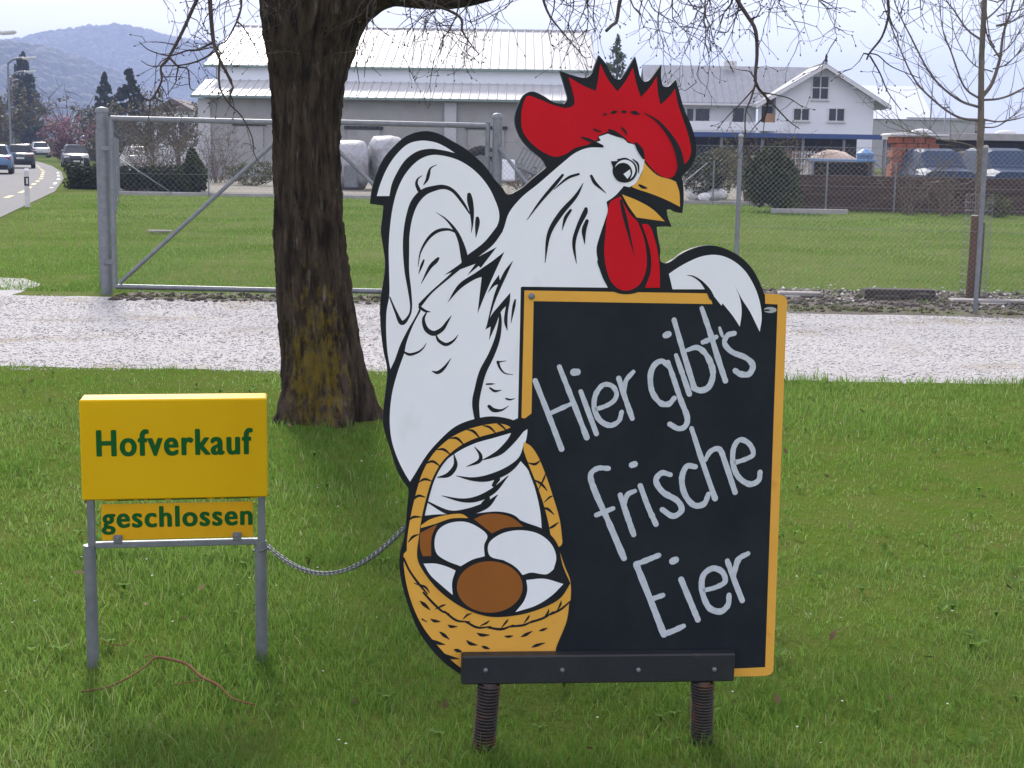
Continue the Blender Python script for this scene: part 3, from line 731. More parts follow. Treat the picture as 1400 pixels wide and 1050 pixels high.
# foreground lawn, gravel drive, strip of earth under the fence
lawn_edge = ragged((-9, 10.42), (9, 10.36), .1, .07, 1)
sheet('lawn', [(-9, -3), (9, -3)] + lawn_edge[::-1], .004, M['lawn_soil'])
def lawn_limit(x):
    return 10.40 + .07 * 1.6 * noise.noise((x * 1.3, 10.4 * 1.3, 6)) + .04 * noise.noise((x * 6, 10.4 * 6, 10))
grav_far = ragged((-6.6, 15.5), (12, 14.45), .12, .10, 3)
gravel = sheet('gravel_drive', [(-6.5, 10.3), (12, 10.3), (12, 14.4)] + grav_far[::-1] + [(-7.6, 17.4), (-7.2, 12)], .002, M['gravel'])
apron = sheet('gravel_patch', [(-8.0, 14), (-5.2, 15.2)] + ragged((-5.3, 15.4), (-5.35, 16.9), .2, .1, 4) + ragged((-5.8, 17.3), (-8.2, 18.6), .2, .15, 5), .0035, M['gravel'])
earth = sheet('earth_strip', ragged((-4.2, 15.2), (12, 14.4), .15, .08, 8) + [(12, 17.2)] + ragged((12, 18.4), (1.5, 17.3), .15, .25, 12) + ragged((1.5, 16.5), (-4.2, 15.95), .15, .15, 14), .004, M['earth'])
# far edge of the field: paved path and kerb
sheet('far_path', [(-13.2, 46.9), (8.3, 46.9), (8.3, 49.6), (-13.5, 49.6)], .004, M['concrete'])
sheet('far_yard', [(-13.5, 49.65), (60, 44.4), (70, 125), (-30, 125)], .003, mat('yard_ground', (.17, .15, .12), .95, (.10, .095, .06), .6, .5, 10))
k_ = MB().bbox((-2.4, 46.8, .04), (21.4, .14, .12), .01).build('far_kerb', M['concrete'])
tag(k_, kind='structure')
k_ = MB().bbox((8.1, 40.5, .06), (2.1, .18, .14), .01).build('low_kerb', M['concrete'])
tag(k_, kind='structure')

# ---- hills
def ss(a, b, x):
    t = np.clip((x - a) / (b - a), 0, 1)
    return t * t * (3 - 2 * t)
def fbm(x, y, seed, oct=4):
    v, a = np.zeros_like(x), 1.0
    g = np.random.default_rng(seed)
    for k in range(oct):
        p = g.uniform(0, 6.28, 6)
        f = 2.0 ** k
        v += a * (np.sin(x * f * 1.0 + p[0] + 1.3 * np.sin(y * f * .7 + p[1])) + np.sin(y * f * 1.1 + p[2] + 1.2 * np.sin(x * f * .8 + p[3]))) * .5
        a *= .5
    return v
def hill_h(X, Y):
    pxm = [-2600, -1500, -1100, -900, -770, -700, -650, -620, -560, -510, -460, -385, -300, -200, 0, 400, 900, 2600]
    hm = [50, 95, 112, 130, 136, 148, 158, 163, 164, 152, 146, 124, 100, 80, 64, 40, 22, 12]
    h = np.interp(X, pxm, hm) * ss(1350, 2250, Y + 60 * fbm(X / 260, Y / 260, 3)) * (1 - .5 * ss(2450, 3300, Y))
    hn = np.interp(X, [-2600, -900, -560, -470, -430, -400, -370, -340, -310, -250], [50, 66, 76, 82, 78, 66, 46, 28, 12, 0])
    h = np.maximum(h, hn * ss(700, 1320, Y) * (1 - ss(1400, 1900, Y) * .7))
    return h * (1 + .03 * fbm(X / 90, Y / 90, 8)) - .6
gx, gy = np.meshgrid(np.linspace(-2600, 2400, 240), np.linspace(640, 3300, 130))
gz = hill_h(gx, gy)
V = np.stack([gx.ravel(), gy.ravel(), gz.ravel()], 1)
nx, ny = 240, 130
ii = (np.arange(ny - 1)[:, None] * nx + np.arange(nx - 1)[None, :]).ravel()
F = np.stack([ii, ii + 1, ii + nx + 1, ii + nx], 1)
M['hill'] = mat('hill_ground', (.085, .095, .045), .95, (.050, .058, .035), .008, contrast=(.4, .6))
tag(build_np('hills', V, F, M['hill'], smooth=True), kind='structure')
# wood on the hills: one mass of small spiky crowns
n = 34000
hx = nrng.uniform(-1500, 200, n)
hy = nrng.uniform(690, 2330, n)
keep = (fbm(hx / 150, hy / 210, 21) + .9 * ss(60, 150, hill_h(hx, hy)) > -.75)
hx, hy = hx[keep], hy[keep]
hz = hill_h(hx, hy)
keep = hz > 1.0
hx, hy, hz = hx[keep], hy[keep], hz[keep]
n = len(hx)
ang = np.arange(6) * math.pi / 3
hr, hh = nrng.uniform(5, 9, n), nrng.uniform(6, 12, n)
ringlo = np.stack([hx[:, None] + hr[:, None] * np.cos(ang) * .8, hy[:, None] + hr[:, None] * np.sin(ang) * .8, np.repeat((hz - 3)[:, None], 6, 1)], 2)
ringhi = np.stack([hx[:, None] + hr[:, None] * np.cos(ang + .5) * .8, hy[:, None] + hr[:, None] * np.sin(ang + .5) * .8, np.repeat((hz + hh * .7)[:, None], 6, 1)], 2)
top = np.stack([hx + nrng.normal(0, 1, n), hy, hz + hh], 1)[:, None, :]
V = np.concatenate([ringlo, ringhi, top], 1).reshape(-1, 3)
fl = []
for k in range(6):
    k2 = (k + 1) % 6
    fl += [(k, k2, 6 + k2), (k, 6 + k2, 6 + k), (6 + k, 6 + k2, 12)]
F = (np.array(fl)[None] + (np.arange(n) * 13)[:, None, None]).reshape(-1, 3)
M['wood'] = mat('hill_wood', (1, 1, 1), .95, (.8, .8, .8), .05, tint=((0, (.030, .042, .026)), (.5, (.060, .056, .040)), (1, (.085, .075, .055))))
tag(build_np('hillside_wood', V, F, M['wood'], tint=np.repeat(nrng.uniform(0, 1, n), 13)), 'grey-brown wooded slopes of the hazy hills at the left', 'wood', kind='stuff')

# ---- haze: one even body of air round everything
hb = MB().box((0, 1550, 109), (6600, 4300, 222))
hz_o = hb.build('haze')
tag(hz_o, kind='stuff')
hm_ = bpy.data.materials.new('haze_air')
hm_.use_nodes = True
hn_ = hm_.node_tree
for q in list(hn_.nodes):
    if q.type == 'BSDF_PRINCIPLED':
        hn_.nodes.remove(q)
pv = hn_.nodes.new('ShaderNodeVolumePrincipled')
pv.inputs['Color'].default_value = (.49, .59, .90, 1)
pv.inputs['Density'].default_value = .00050
pv.inputs['Anisotropy'].default_value = .0
hn_.links.new(pv.outputs[0], hn_.nodes['Material Output'].inputs['Volume'])
hz_o.data.materials.append(hm_)

# ------------------------------------------------------------------ the rooster sign
M['ink'] = mat('sign_black', (.014, .017, .020), .45, (.020, .023, .026), 9, spec=.12)
M['chalk_black'] = mat('chalkboard_black', (.013, .018, .023), .55, (.021, .026, .031), 5, .05, 200, spec=.1)
M['sign_white'] = mat('sign_white', (.87, .885, .90), .5, (.82, .835, .85), 4, spec=.1, stretch=(1, 1, .5), wear=((.70, .71, .71), 7, .60, .82))
M['sign_red'] = mat('sign_red', (.60, .013, .022), .45, (.54, .012, .020), 4, spec=.05)
M['sign_yellow'] = mat('sign_ochre', (.80, .42, .070), .45, (.74, .38, .062), 5, spec=.12, wear=((.55, .26, .05), 12, .66, .8))
M['sign_brown'] = mat('sign_brown', (.31, .110, .024), .45, (.28, .097, .022), 5, spec=.12)
M['chalk'] = mat('white_chalk_paint', (.60, .64, .68), .8, (.50, .54, .58), 60, .2, 300)
M['beam'] = mat('black_beam', (.016, .018, .022), .5, (.024, .025, .027), 12, .06, 90, wear=((.05, .04, .032), 14, .66, .8))
M['rust'] = mat('rusty_spring', (.060, .048, .042), .6, (.035, .031, .030), 25, .3, 80, metal=.4, wear=((.12, .055, .028), 18, .5, .65))
SO = (0.24057593, 3.81011676, 0)
sign = thing('rooster_sign', 'cut-out rooster sign holding an egg basket and a black chalkboard on two spring legs', 'sign', SO, R(7))
art('backing', 0, M['ink'], 'backing_board', sign, thick=.019)
o = art('tail', 1, M['sign_white'], 'tail', sign)
o = art('body', 1, M['sign_white'], 'rooster_body', sign)
art('ink', 2, M['ink'], 'feather_lines', o)
cb = art('chalkboard', 1, M['chalk_black'], 'chalkboard', sign)
art('frame', 3, M['sign_yellow'], 'board_frame', cb)
art('lettering', 3, M['chalk'], 'lettering', cb, rough=.22)
def disc(cx, cz, r, y0, y1, sides=14, dome=0.0):
    mb = MB()
    rings = [[Vector((cx + q * math.cos(2 * math.pi * k / sides), yy, cz + q * math.sin(2 * math.pi * k / sides))) for k in range(sides)] for q, yy in ((r, y0), (r, y1), (r * .75, y1 - dome), (r * .3, y1 - dome * 1.4))]
    return mb.loft(rings)
sx = sum(p[0] for p in ART['screw'][0][1]) / 16000
sz = sum(p[1] for p in ART['screw'][0][1]) / 16000
disc(sx, sz, .0085, 0, -.004, dome=.002).build('fixing_screw', M['galv'], cb, True, 40)
o = art('sticker', 5, mat('sticker_foil', (.55, .57, .58), .3, metal=.4), 'sticker', cb)
art('sticker_print', 6, M['ink'], 'sticker_print', o)
art('wing_edge_ink', 5, M['ink'], 'wing_outline', sign)  # black ink edge of the wing, laid over the frame
wg = art('wing', 7, M['sign_white'], 'wing', sign)
art('wing_ink', 9, M['ink'], 'wing_line', wg)
cm = art('comb', 3, M['sign_red'], 'comb', sign)
art('beak', 3, M['sign_yellow'], 'beak', sign)
art('beak_ink', 6, M['ink'], 'beak_lines', sign)
art('wattle_ink', 7, M['ink'], 'wattle_outline', sign)
art('wattle', 9, M['sign_red'], 'wattle', sign)
art('comb_ink', 11, M['ink'], 'comb_lines', cm)
ey = art('eye_ink', 6, M['ink'], 'eye', sign)
art('eye_white', 8, M['sign_white'], 'eye_white', ey)
art('pupil', 9, M['ink'], 'pupil', ey)
art('eye_white2', 10, M['sign_white'], 'eye_glint', ey)
hw = art('handle_white', 5, M['sign_white'], 'holding_wing', sign)
art('handle_feather_ink', 7, M['ink'], 'holding_wing_lines', hw)
bk = art('basket', 13, M['sign_yellow'], 'basket', sign)
art('handle_ink', 9, M['ink'], 'handle_outline', bk)
art('handle', 10, M['sign_yellow'], 'handle', bk)
tag(art('handle_ink2', 11, M['ink'], 'handle_lines', bk), kind='stuff')
art('basket_ink', 15, M['ink'], 'weave_lines', bk)
art('basket_inside', 17, M['ink'], 'basket_inside', bk)
art('basket_rim', 19, M['sign_yellow'], 'back_rim', bk)
for i in range(2):
    tag(art('egg_brown', 20, M['sign_brown'], 'egg', bk, [i]), 'brown egg at the back of the basket' if i == 0 else 'brown egg half hidden at the left of the basket')
for i in range(4):
    art('egg_white', 20, M['sign_white'], 'egg', bk, [i])
o = MB()
fe = ART['egg_brown_front'][0][1]
cx, cz = sum(p[0] for p in fe) / 16, sum(p[1] for p in fe) / 16
art_piece(o, 'p', [(cx + (p[0] - cx) * 1.09, cz + (p[1] - cz) * 1.11) for p in fe], -21 * LAY)
o.build('egg_outline', M['ink'], bk)
tag(art('egg_brown_front', 23, M['sign_brown'], 'egg', bk), 'whole brown egg in the front of the basket')
# steel beam across the foot, bolts, coil-spring legs
bm_ = MB().bbox((.003, -.026, .2245), (.745, .040, .079), .004, Matrix.Rotation(R(.95), 3, 'Y')).build('mounting_beam', M['beam'], sign)
for x, z in ((-.3066, .231), (-.1002, .2253), (.1077, .2202), (.3177, .2157)):
    disc(x, z, .0062, -.0455, -.050, 12, .002).build('bolt', M['galv'], bm_, True, 40)
for (x0, z0), (x1, z1) in (((-.2951, .190), (-.3105, -.03)), ((.2905, .178), (.2935, -.03))):
    leg = MB()
    turns, per = 25, 16
    pts = []
    for k in range(turns * per + 1):
        t = k / (turns * per)
        a = 2 * math.pi * k / per
        pts.append((x0 + (x1 - x0) * t + .0285 * math.cos(a), -.033 + .0285 * math.sin(a), z0 + (z1 - z0) * t))
    leg.tube(pts, .0036, 6)
    leg.tube([(x0, -.033, z0), (x1, -.033, z1)], .0215, 12)
    leg.build('spring_leg', M['rust'], sign, True)

# ------------------------------------------------------------------ the yellow farm-shop sign
M['box_yellow'] = mat('sheet_yellow', (.72, .435, .006), .4, (.68, .405, .006), 3, spec=.06, wear=((.56, .32, .03), 8, .64, .8))
M['plate_yellow'] = mat('plate_yellow', (.74, .40, .010), .4, (.66, .35, .010), 6, spec=.15)
M['green_ink'] = mat('green_lettering', (.010, .105, .022), .5, (.009, .090, .020), 8, spec=.05)
HO = (-1.02618565, 4.34501135, 0)
hof = thing('farm_shop_sign', 'low yellow box sign reading Hofverkauf above a geschlossen plate on two grey posts', 'sign', HO, R(9))
def text_mesh(body, width, height, x0, z0, y, m, name, parent, bold=.0):
    cu = bpy.data.curves.new(name, 'FONT')
    cu.body = body
    cu.size = 1
    cu.space_character = 1.13
    cu.resolution_u = 6
    tmp = bpy.data.objects.new('text_tmp', cu)
    C.objects.link(tmp)
    dg = bpy.context.evaluated_depsgraph_get()
    me = bpy.data.meshes.new_from_object(tmp.evaluated_get(dg))
    bpy.data.objects.remove(tmp)
    bpy.data.curves.remove(cu)
    V = np.array([v.co[:] for v in me.vertices])
    lo, hi = V.min(0), V.max(0)
    sx, sz = width / (hi[0] - lo[0]), height / (hi[1] - lo[1])
    # heavy sign-writer's weight: the outline laid down again a hair to each side
    mb = MB()
    F = [tuple(p.vertices) for p in me.polygons]
    k = 0
    for dx, dz in ((0, 0), (-1, 0), (1, 0), (-.5, 0), (.5, 0), (0, -.55), (0, .55), (-.7, -.45), (.7, .45), (-.7, .45), (.7, -.45)):
        mb.add([((v[0] - lo[0]) * sx + x0 + dx * bold, y - k * .00002, (v[1] - lo[1]) * sz + z0 + dz * bold) for v in V], F)
        k += 1
    bpy.data.meshes.remove(me)
    return mb.build(name, m, parent)
bx = MB().bbox((.007, .045, .6885), (.552, .10, .308), .004).build('sign_box', M['box_yellow'], hof)
text_mesh('Hofverkauf', .456, .079, -.219, .671, -.0062, M['green_ink'], 'lettering', bx, .0036)
# darker panel of a second plate tucked behind the lower edge, with the feet of its letters showing
p2 = MB().bbox((.02, .035, .532), (.46, .006, .018), .001).build('upper_plate', M['plate_yellow'], hof)
mb = MB()
for x, w in ((-.145, .05), (-.10, .018), (-.055, .055), (.0, .02), (.03, .05), (.075, .045), (.13, .016), (.165, .03), (.205, .05)):
    mb.box((x, .0312, .5265), (w, .0012, .006))
tag(mb.build('lettering', M['green_ink'], p2), kind='stuff')
pl = MB().bbox((.011, .012, .462), (.454, .006, .112), .001).build('lower_plate', M['plate_yellow'], hof)
text_mesh('geschlossen', .446, .083, -.2125, .425, .0083, M['green_ink'], 'lettering', pl, .0033)
for sgn, xb, xt in ((-1, -.253, -.246), (1, .260, .264)):
    mb = MB()
    mb.tube([(xb, .012, -.05), (xb, .012, .392)], .0185, 20)
    po = mb.build('post', M['galv'], hof, True, 40)
    MB().bbox((xt, .012, .47), (.022, .022, .16), .002).build('upper_post', M['galv'], po)
br = MB().bbox((.008, .010, .392), (.49, .020, .018), .002).build('crossbar', M['galv'], hof)
for x in (-.168, .189):
    cl = MB()
    cl.bbox((x, .003, .410), (.026, .012, .026), .002)
    cl.build('plate_clip', M['galv_dark'], br)
    disc(x, .414, .0045, -.003, -.006, 8, .001).build('clip_bolt', M['galv'], br)

# ------------------------------------------------------------------ chain between the two signs
a = Vector(HO) + Matrix.Rotation(R(9), 3, 'Z') @ Vector((.282, .012, .372))
b = Vector(SO) + Matrix.Rotation(R(7), 3, 'Z') @ Vector((-.512, .022, .615))
ch = thing('chain', 'slack galvanised chain hanging between the yellow sign post and the rooster sign', 'chain', a)
N_L = 64
path = []
for i in range(401):
    t = i / 400
    p = a.lerp(b, t)
    # the loop sags: lowest about a third of the way along
    p.z -= .118 * (4 * t * (1 - t)) ** 1.05 * .92
    path.append(p - a)
cum = [0]
for p, q in zip(path, path[1:]):
    cum.append(cum[-1] + (q - p).length)
pitch = cum[-1] / N_L
link_mb = MB()
pts = []
for k in range(20):
    t = 2 * math.pi * k / 20
    x = .0072 * math.cos(t) + (.0048 if math.cos(t) > 0 else -.0048)
    pts.append((x, .0062 * math.sin(t), 0))
link_mb.tube(pts + [pts[0]], .0019, 6, False)
proto = None
for i in range(N_L):
    s = (i + .5) * pitch
    j = max(0, min(len(cum) - 2, int(np.searchsorted(cum, s)) - 1))
    p, d = path[j], (path[j + 1] - path[j]).normalized()
    if proto is None:
        o = proto = link_mb.build('link', M['galv'], ch, True)
    else:
        o = proto.copy()
        C.objects.link(o)
        o.parent = ch
    o.location = p
    q = Matrix((d, d.cross(Vector((0, 0, 1))).normalized(), d.cross(Vector((0, 0, 1))).normalized().cross(d) * -1)).transposed()
    q = Matrix((d, Vector((0, 0, 1)).cross(d).normalized(), d.cross(Vector((0, 0, 1)).cross(d).normalized()))).transposed()
    o.rotation_euler = (q @ Matrix.Rotation(R(45 + (90 if i % 2 else 0)), 3, 'X')).to_euler()
MB().tube([(-.045, -.002, -.012), (-.02, -.024, -.008), (.0, -.010, -.002), (.004, .012, .002)], .0035, 6).build('end_hook', M['galv_dark'], ch, True)

# ------------------------------------------------------------------ gate and fences
def chain_link(mb, x0, x1, z0, z1, y=0.0, cell=.054, r=.0014):
    """woven diagonal wires between two edges, clipped to the panel"""
    h = z1 - z0
    w = x1 - x0
    k = -h
    i = 0
    while k < w:
        for s in (1, -1):
            a0, a1 = max(0, k), min(w, k + h)
            if a1 - a0 > .01:
                pa = (x0 + a0, z0 + (a0 - k)) if s > 0 else (x0 + a0, z1 - (a0 - k))
                pb = (x0 + a1, z0 + (a1 - k)) if s > 0 else (x0 + a1, z1 - (a1 - k))
                mb.tube([(pa[0], y + s * r, pa[1]), (pb[0], y + s * r, pb[1])], r, 3, False)
        k += cell
    return mb
FY = 15.6
gl, gm, gr = at(158, 400, FY).x, at(416, 400, FY).x, at(664, 400, FY).x
gate = thing('double_gate', 'wide galvanised double gate with slanting braces behind the tree trunk', 'gate', ((gl + gr) / 2, FY, 0), 0)
gc = (gl + gr) / 2
for s, (xa, xb) in ((-1, (gl, gm - .02)), (1, (gm + .02, gr))):
    xa, xb = xa - gc, xb - gc
    lf = MB()
    lf.tube([(xa, 0, 1.86), (xb, 0, 1.845)], .028, 12).tube([(xa, 0, .09), (xb, 0, .075)], .028, 12)
    lf.tube([(xa, 0, .07), (xa, 0, 1.88)], .026, 12).tube([(xb, 0, .07), (xb, 0, 1.88)], .026, 12)
    leaf = lf.build('gate_leaf', M['galv'], gate, True, 50)
    br = MB()
    if s < 0:
        br.tube([(xa + .05, -.004, .13), (xb - .1, -.004, 1.80)], .022, 10)
    else:
        br.tube([(xa + .1, -.004, 1.80), (xb - .05, -.004, .13)], .022, 10)
    br.build('brace', M['galv'], leaf, True, 50)
    tag(chain_link(MB(), xa + .03, xb - .03, .11, 1.83, .005, .06, .0008).build('wire_mesh', M['zinc_wire'], leaf), kind='stuff')
    xh = xa if s < 0 else xb
    for z in (.35, 1.55):
        MB().bbox((xh + s * .06, 0, z), (.12, .03, .05), .005).build('hinge', M['galv_dark'], leaf)
def round_post(name, label, x, y, h, r, group, cap=True, mat_=None):
    t = thing(name, label, 'post', (x, y, 0), 0, group)
    MB().tube([(0, 0, -.1), (0, 0, h)], r, 16).build('tube', mat_ or M['galv'], t, True, 50)
    if cap:
        MB().lathe([(r * 1.12, h - .03), (r * 1.12, h + .004), (r * .8, h + .022), (r * .2, h + .03)], sides=16).build('cap', M['galv'], t, True, 50)
    return t
p = at(147, 402, 15.68)
round_post('gate_post', 'thick round gate post at the left end of the gate', p.x, 15.66, 1.95, .062, 'gate posts')
p = at(677, 400, 15.6)
round_post('gate_post', 'round gate post with pale cap between the rooster tail and comb', p.x, 15.6, 1.95, .052, 'gate posts')
# front fence to the right of the gate
px = p.x
fence = thing('chain_link_fence', 'tall chain-link fence running from the gate to the right edge', 'fence', (px, 15.4, 0), 0)
posts = []
for q, yy in ((1004, 15.4), (1334, 15.02), (1680, 14.7)):
    g = at(q, 415, yy)
    posts.append((g.x - px, yy - 15.4))
line = [(0, .15)] + posts
for x, y in posts:
    po = MB().tube([(x, y, -.1), (x, y, 1.78 if x < 3 else 1.70)], .024, 12).build('fence_post', M['galv'], fence, True, 50)
    MB().lathe([(.028, 1.72), (.028, 1.735), (.02, 1.75), (.004, 1.756)], (x, y, .05 if x < 3 else -.03), 12).build('cap', M['concrete'], po, True)
MB().tube([(.02, .13, 1.62), (1.25, .12, .12)], .02, 10).build('stay', M['galv'], fence, True)
for (xa, ya), (xb, yb) in zip(line, line[1:]):
    mb = MB()
    w = math.hypot(xb - xa, yb - ya)
    chain_link(mb, 0, w, .06, 1.68, 0, .054, .0011)
    for z in (.06, .85, 1.68):
        mb.tube([(0, .004, z), (w, .004, z)], .0018, 4, False)
    o = mb.build('wire_mesh', M['zinc_wire'], fence)
    o.location = (xa, ya, 0)
    o.rotation_euler = (0, 0, math.atan2(yb - ya, xb - xa))
    tag(o, kind='stuff')
# fence running back along the road from the left gate post, and across the far end of the field
def wire_fence(label, pts, h, stays=(), r=.022, name='field_fence'):
    o0 = pts[0]
    t = thing(name, label, 'fence', (o0[0], o0[1], 0))
    for x, y in pts:
        MB().tube([(x - o0[0], y - o0[1], -.1), (x - o0[0], y - o0[1], h)], r, 10).build('fence_post', M['galv'], t, True, 50)
    for k, z in enumerate((.12, h * .5, h - .06)):
        MB().tube([(x - o0[0], y - o0[1], z) for x, y in pts], .004, 4, False).build('line_wire', M['zinc_wire'], t)
    for (xa, ya, za), (xb, yb, zb) in stays:
        MB().tube([(xa - o0[0], ya - o0[1], za), (xb - o0[0], yb - o0[1], zb)], r * .8, 8).build('stay', M['galv'], t, True)
    return t
left = [(-4.62 - (k * 7.6) * .0 + (-8.1 - k * 0) * (k / 5.0) * .985, 16.4 + k * 6.1) for k in range(6)]
wire_fence('row of grey fence posts running back from the left gate post', left, 1.75, r=.03)
far = [(-12.6, 46.7), (-9.7, 46.7), (-6.6, 46.7), (-3.2, 46.7), (.2, 46.7), (3.2, 46.5), (6.2, 46.2)]
wire_fence('thin wire fence along the far path behind the gate', far, 1.35, [((-12.6, 46.7, 1.2), (-10.9, 46.7, .1)), ((6.0, 46.2, 1.3), (4.6, 46.2, .1))])
farr = [(7.05, 43.4), (8.9, 42.2), (10.75, 41.8), (13.1, 41.4), (15.4, 41.0), (17.8, 40.7)]
wire_fence('wire fence in front of the brown board wall', farr, 1.45, r=.024)

# ------------------------------------------------------------------ the big tree
def bark_mat():
    m = mat('old_bark', (.082, .062, .045), .95, (.024, .019, .015), 17, 1, 60, spec=.03, stretch=(1, 1, .22), contrast=(.38, .62), wear=((.19, .165, .13), 22, .62, .76))
    nt = m.node_tree
    N, L = nt.nodes, nt.links
    b = N['Principled BSDF']
    src = b.inputs['Base Color'].links[0].from_socket
    tc = N.new('ShaderNodeTexCoord')
    nz = N.new('ShaderNodeTexNoise')
    nz.inputs['Scale'].default_value = 22
    nz.inputs['Detail'].default_value = 9
    nz.inputs['Roughness'].default_value = .75
    mp = N.new('ShaderNodeMapping')
    mp.inputs['Scale'].default_value = (1, 1, .5)
    L.new(tc.outputs['Object'], mp.inputs[0])
    L.new(mp.outputs[0], nz.inputs['Vector'])
    # lichen grows on the damp foot, thickest on one flank
    gd = N.new('ShaderNodeVectorMath')
    gd.operation = 'DISTANCE'
    gd.inputs[1].default_value = (-.07, -.24, .33)
    ms = N.new('ShaderNodeMapping')
    ms.inputs['Scale'].default_value = (1.55, 1.2, .60)
    ms.inputs['Location'].default_value = (.04, .05, .13)
    L.new(tc.outputs['Object'], ms.inputs[0])
    L.new(ms.outputs[0], gd.inputs[0])
    mr = N.new('ShaderNodeMapRange')
    mr.inputs[1].default_value, mr.inputs[2].default_value, mr.inputs[3].default_value, mr.inputs[4].default_value = .0, .80, .17, -.30
    L.new(gd.outputs['Value'], mr.inputs[0])
    ad = N.new('ShaderNodeMath')
    L.new(nz.outputs[0], ad.inputs[0])
    L.new(mr.outputs[0], ad.inputs[1])
    rp = N.new('ShaderNodeMapRange')
    rp.inputs[1].default_value, rp.inputs[2].default_value = .50, .66
    rp.inputs[4].default_value = .8
    L.new(ad.outputs[0], rp.inputs[0])
    mx = N.new('ShaderNodeMix')
    mx.data_type = 'RGBA'
    L.new(rp.outputs[0], mx.inputs['Factor'])
    L.new(src, mx.inputs['A'])
    mx.inputs['B'].default_value = (.165, .120, .018, 1)
    L.new(mx.outputs['Result'], b.inputs['Base Color'])
    return m
M['bark'] = bark_mat()
TY = 8.58
tb = ground(447, 585)
tree = thing('old_tree', 'thick old tree trunk with yellow lichen on its foot and bare drooping twigs', 'tree', (tb.x, TY, 0))
prof = [(596, 358, 530), (588, 366, 523), (575, 373, 516), (555, 379, 511), (530, 382, 505), (500, 384, 498), (470, 383, 492), (430, 380, 485), (390, 377, 479), (350, 374, 474), (310, 373, 471), (270, 374, 469), (230, 372, 467), (190, 372, 467), (150, 370, 469), (115, 368, 473), (80, 363, 482), (50, 360, 491), (20, 357, 505), (-10, 354, 512), (-50, 352, 505), (-100, 350, 470), (-180, 352, 452), (-300, 356, 438)]
zs, cxs, rs = [], [], []
for y, xl, xr in prof:
    a, b = at(xl, y, TY), at(xr, y, TY)
    zs.append(a.z); cxs.append((a.x + b.x) / 2 - tb.x); rs.append((b.x - a.x) / 2)
zs[0] = -.12
SEG, RINGS = 120, 150
V = []
zz = np.linspace(zs[0], zs[-1], RINGS)
for z in zz:
    r0, c0 = np.interp(z, zs, rs), np.interp(z, zs, cxs)
    for k in range(SEG):
        a = 2 * math.pi * k / SEG
        d = Vector((math.cos(a), math.sin(a), 0))
        flare = max(0, 1 - z / .45) ** 2
        rr = r0 * (1 + .20 * flare * math.sin(a * 5 + 1.2) * (1 if z < .45 else 0))
        f = noise.noise(Vector((d.x * 2.2, d.y * 2.2, z * .9)))
        g = abs(noise.noise(Vector((d.x * 7 + .35 * f, d.y * 7, z * 2.4))))
        h = noise.noise(Vector((d.x * 16, d.y * 16, z * 7)))
        rr += .012 * f - .026 * (1 - min(1, g * 3.4)) + .009 * h + .010 * noise.noise(Vector((d.x * 26, d.y * 26, z * 16))) + .006 * noise.noise(Vector((d.x * 48, d.y * 48, z * 40)))
        V.append((c0 + d.x * rr, d.y * rr * .98, z))
F = [(i * SEG + k, i * SEG + (k + 1) % SEG, (i + 1) * SEG + (k + 1) % SEG, (i + 1) * SEG + k) for i in range(RINGS - 1) for k in range(SEG)]
MB().add(V, F).build('trunk', M['bark'], tree, True)

def T(x, y, Y):
    return at(x, y, Y) - Vector((tb.x, TY, 0))
def smooth_path(P, n=6):
    P = [Vector(p) for p in P]
    Q = [P[0] * 2 - P[1]] + P + [P[-1] * 2 - P[-2]]
    out = []
    for i in range(1, len(Q) - 2):
        p0, p1, p2, p3 = Q[i - 1:i + 3]
        for k in range(n):
            t = k / n
            out.append(.5 * (2 * p1 + (p2 - p0) * t + (2 * p0 - 5 * p1 + 4 * p2 - p3) * t * t + (3 * p1 - p0 - 3 * p2 + p3) * t ** 3))
    return out + [P[-1]]
def limb(P, r0, r1, name='limb', m=None, parent=tree, sides=14, rough=.05, n=8):
    S = smooth_path(P, n)
    k = len(S)
    rad = [(r0 + (r1 - r0) * (i / (k - 1)) ** .8) * (1 + rough * noise.noise(Vector((i * .7, r0 * 50, 2)))) for i in range(k)]
    MB().tube(S, rad, sides).build(name, m or M['bark'], parent, True)
    return S
limbs = []
limbs.append(limb([T(462, 40, 8.58), T(492, 6, 8.52), T(530, -14, 8.45), T(575, -9, 8.35), T(625, -8, 8.25), T(690, -22, 8.1), T(780, -52, 7.9), T(900, -85, 7.7), T(1060, -120, 7.5), T(1240, -150, 7.4)], .125, .03))
limbs.append(limb([T(400, -120, 8.6), T(340, -190, 8.4), T(250, -240, 8.0), T(130, -260, 7.6), T(0, -270, 7.2)], .12, .03))
limbs.append(limb([T(420, -200, 8.6), T(480, -290, 9.0), T(600, -340, 9.6), T(760, -360, 10.2), T(920, -370, 10.8)], .12, .03))
limbs.append(limb([T(405, -220, 8.5), T(450, -330, 8.0), T(560, -400, 7.3), T(700, -420, 6.7), T(850, -430, 6.4)], .10, .03))
limbs.append(limb([T(400, -290, 8.6), T(392, -420, 8.6), T(400, -620, 8.7), T(410, -850, 8.6)], .17, .05))
limbs.append(limb([T(395, -400, 8.7), T(300, -520, 9.2), T(200, -600, 9.8), T(100, -650, 10.2)], .09, .02))
limbs.append(limb([T(400, -480, 8.6), T(520, -640, 8.6), T(680, -740, 8.4), T(900, -800, 8.2)], .09, .02))

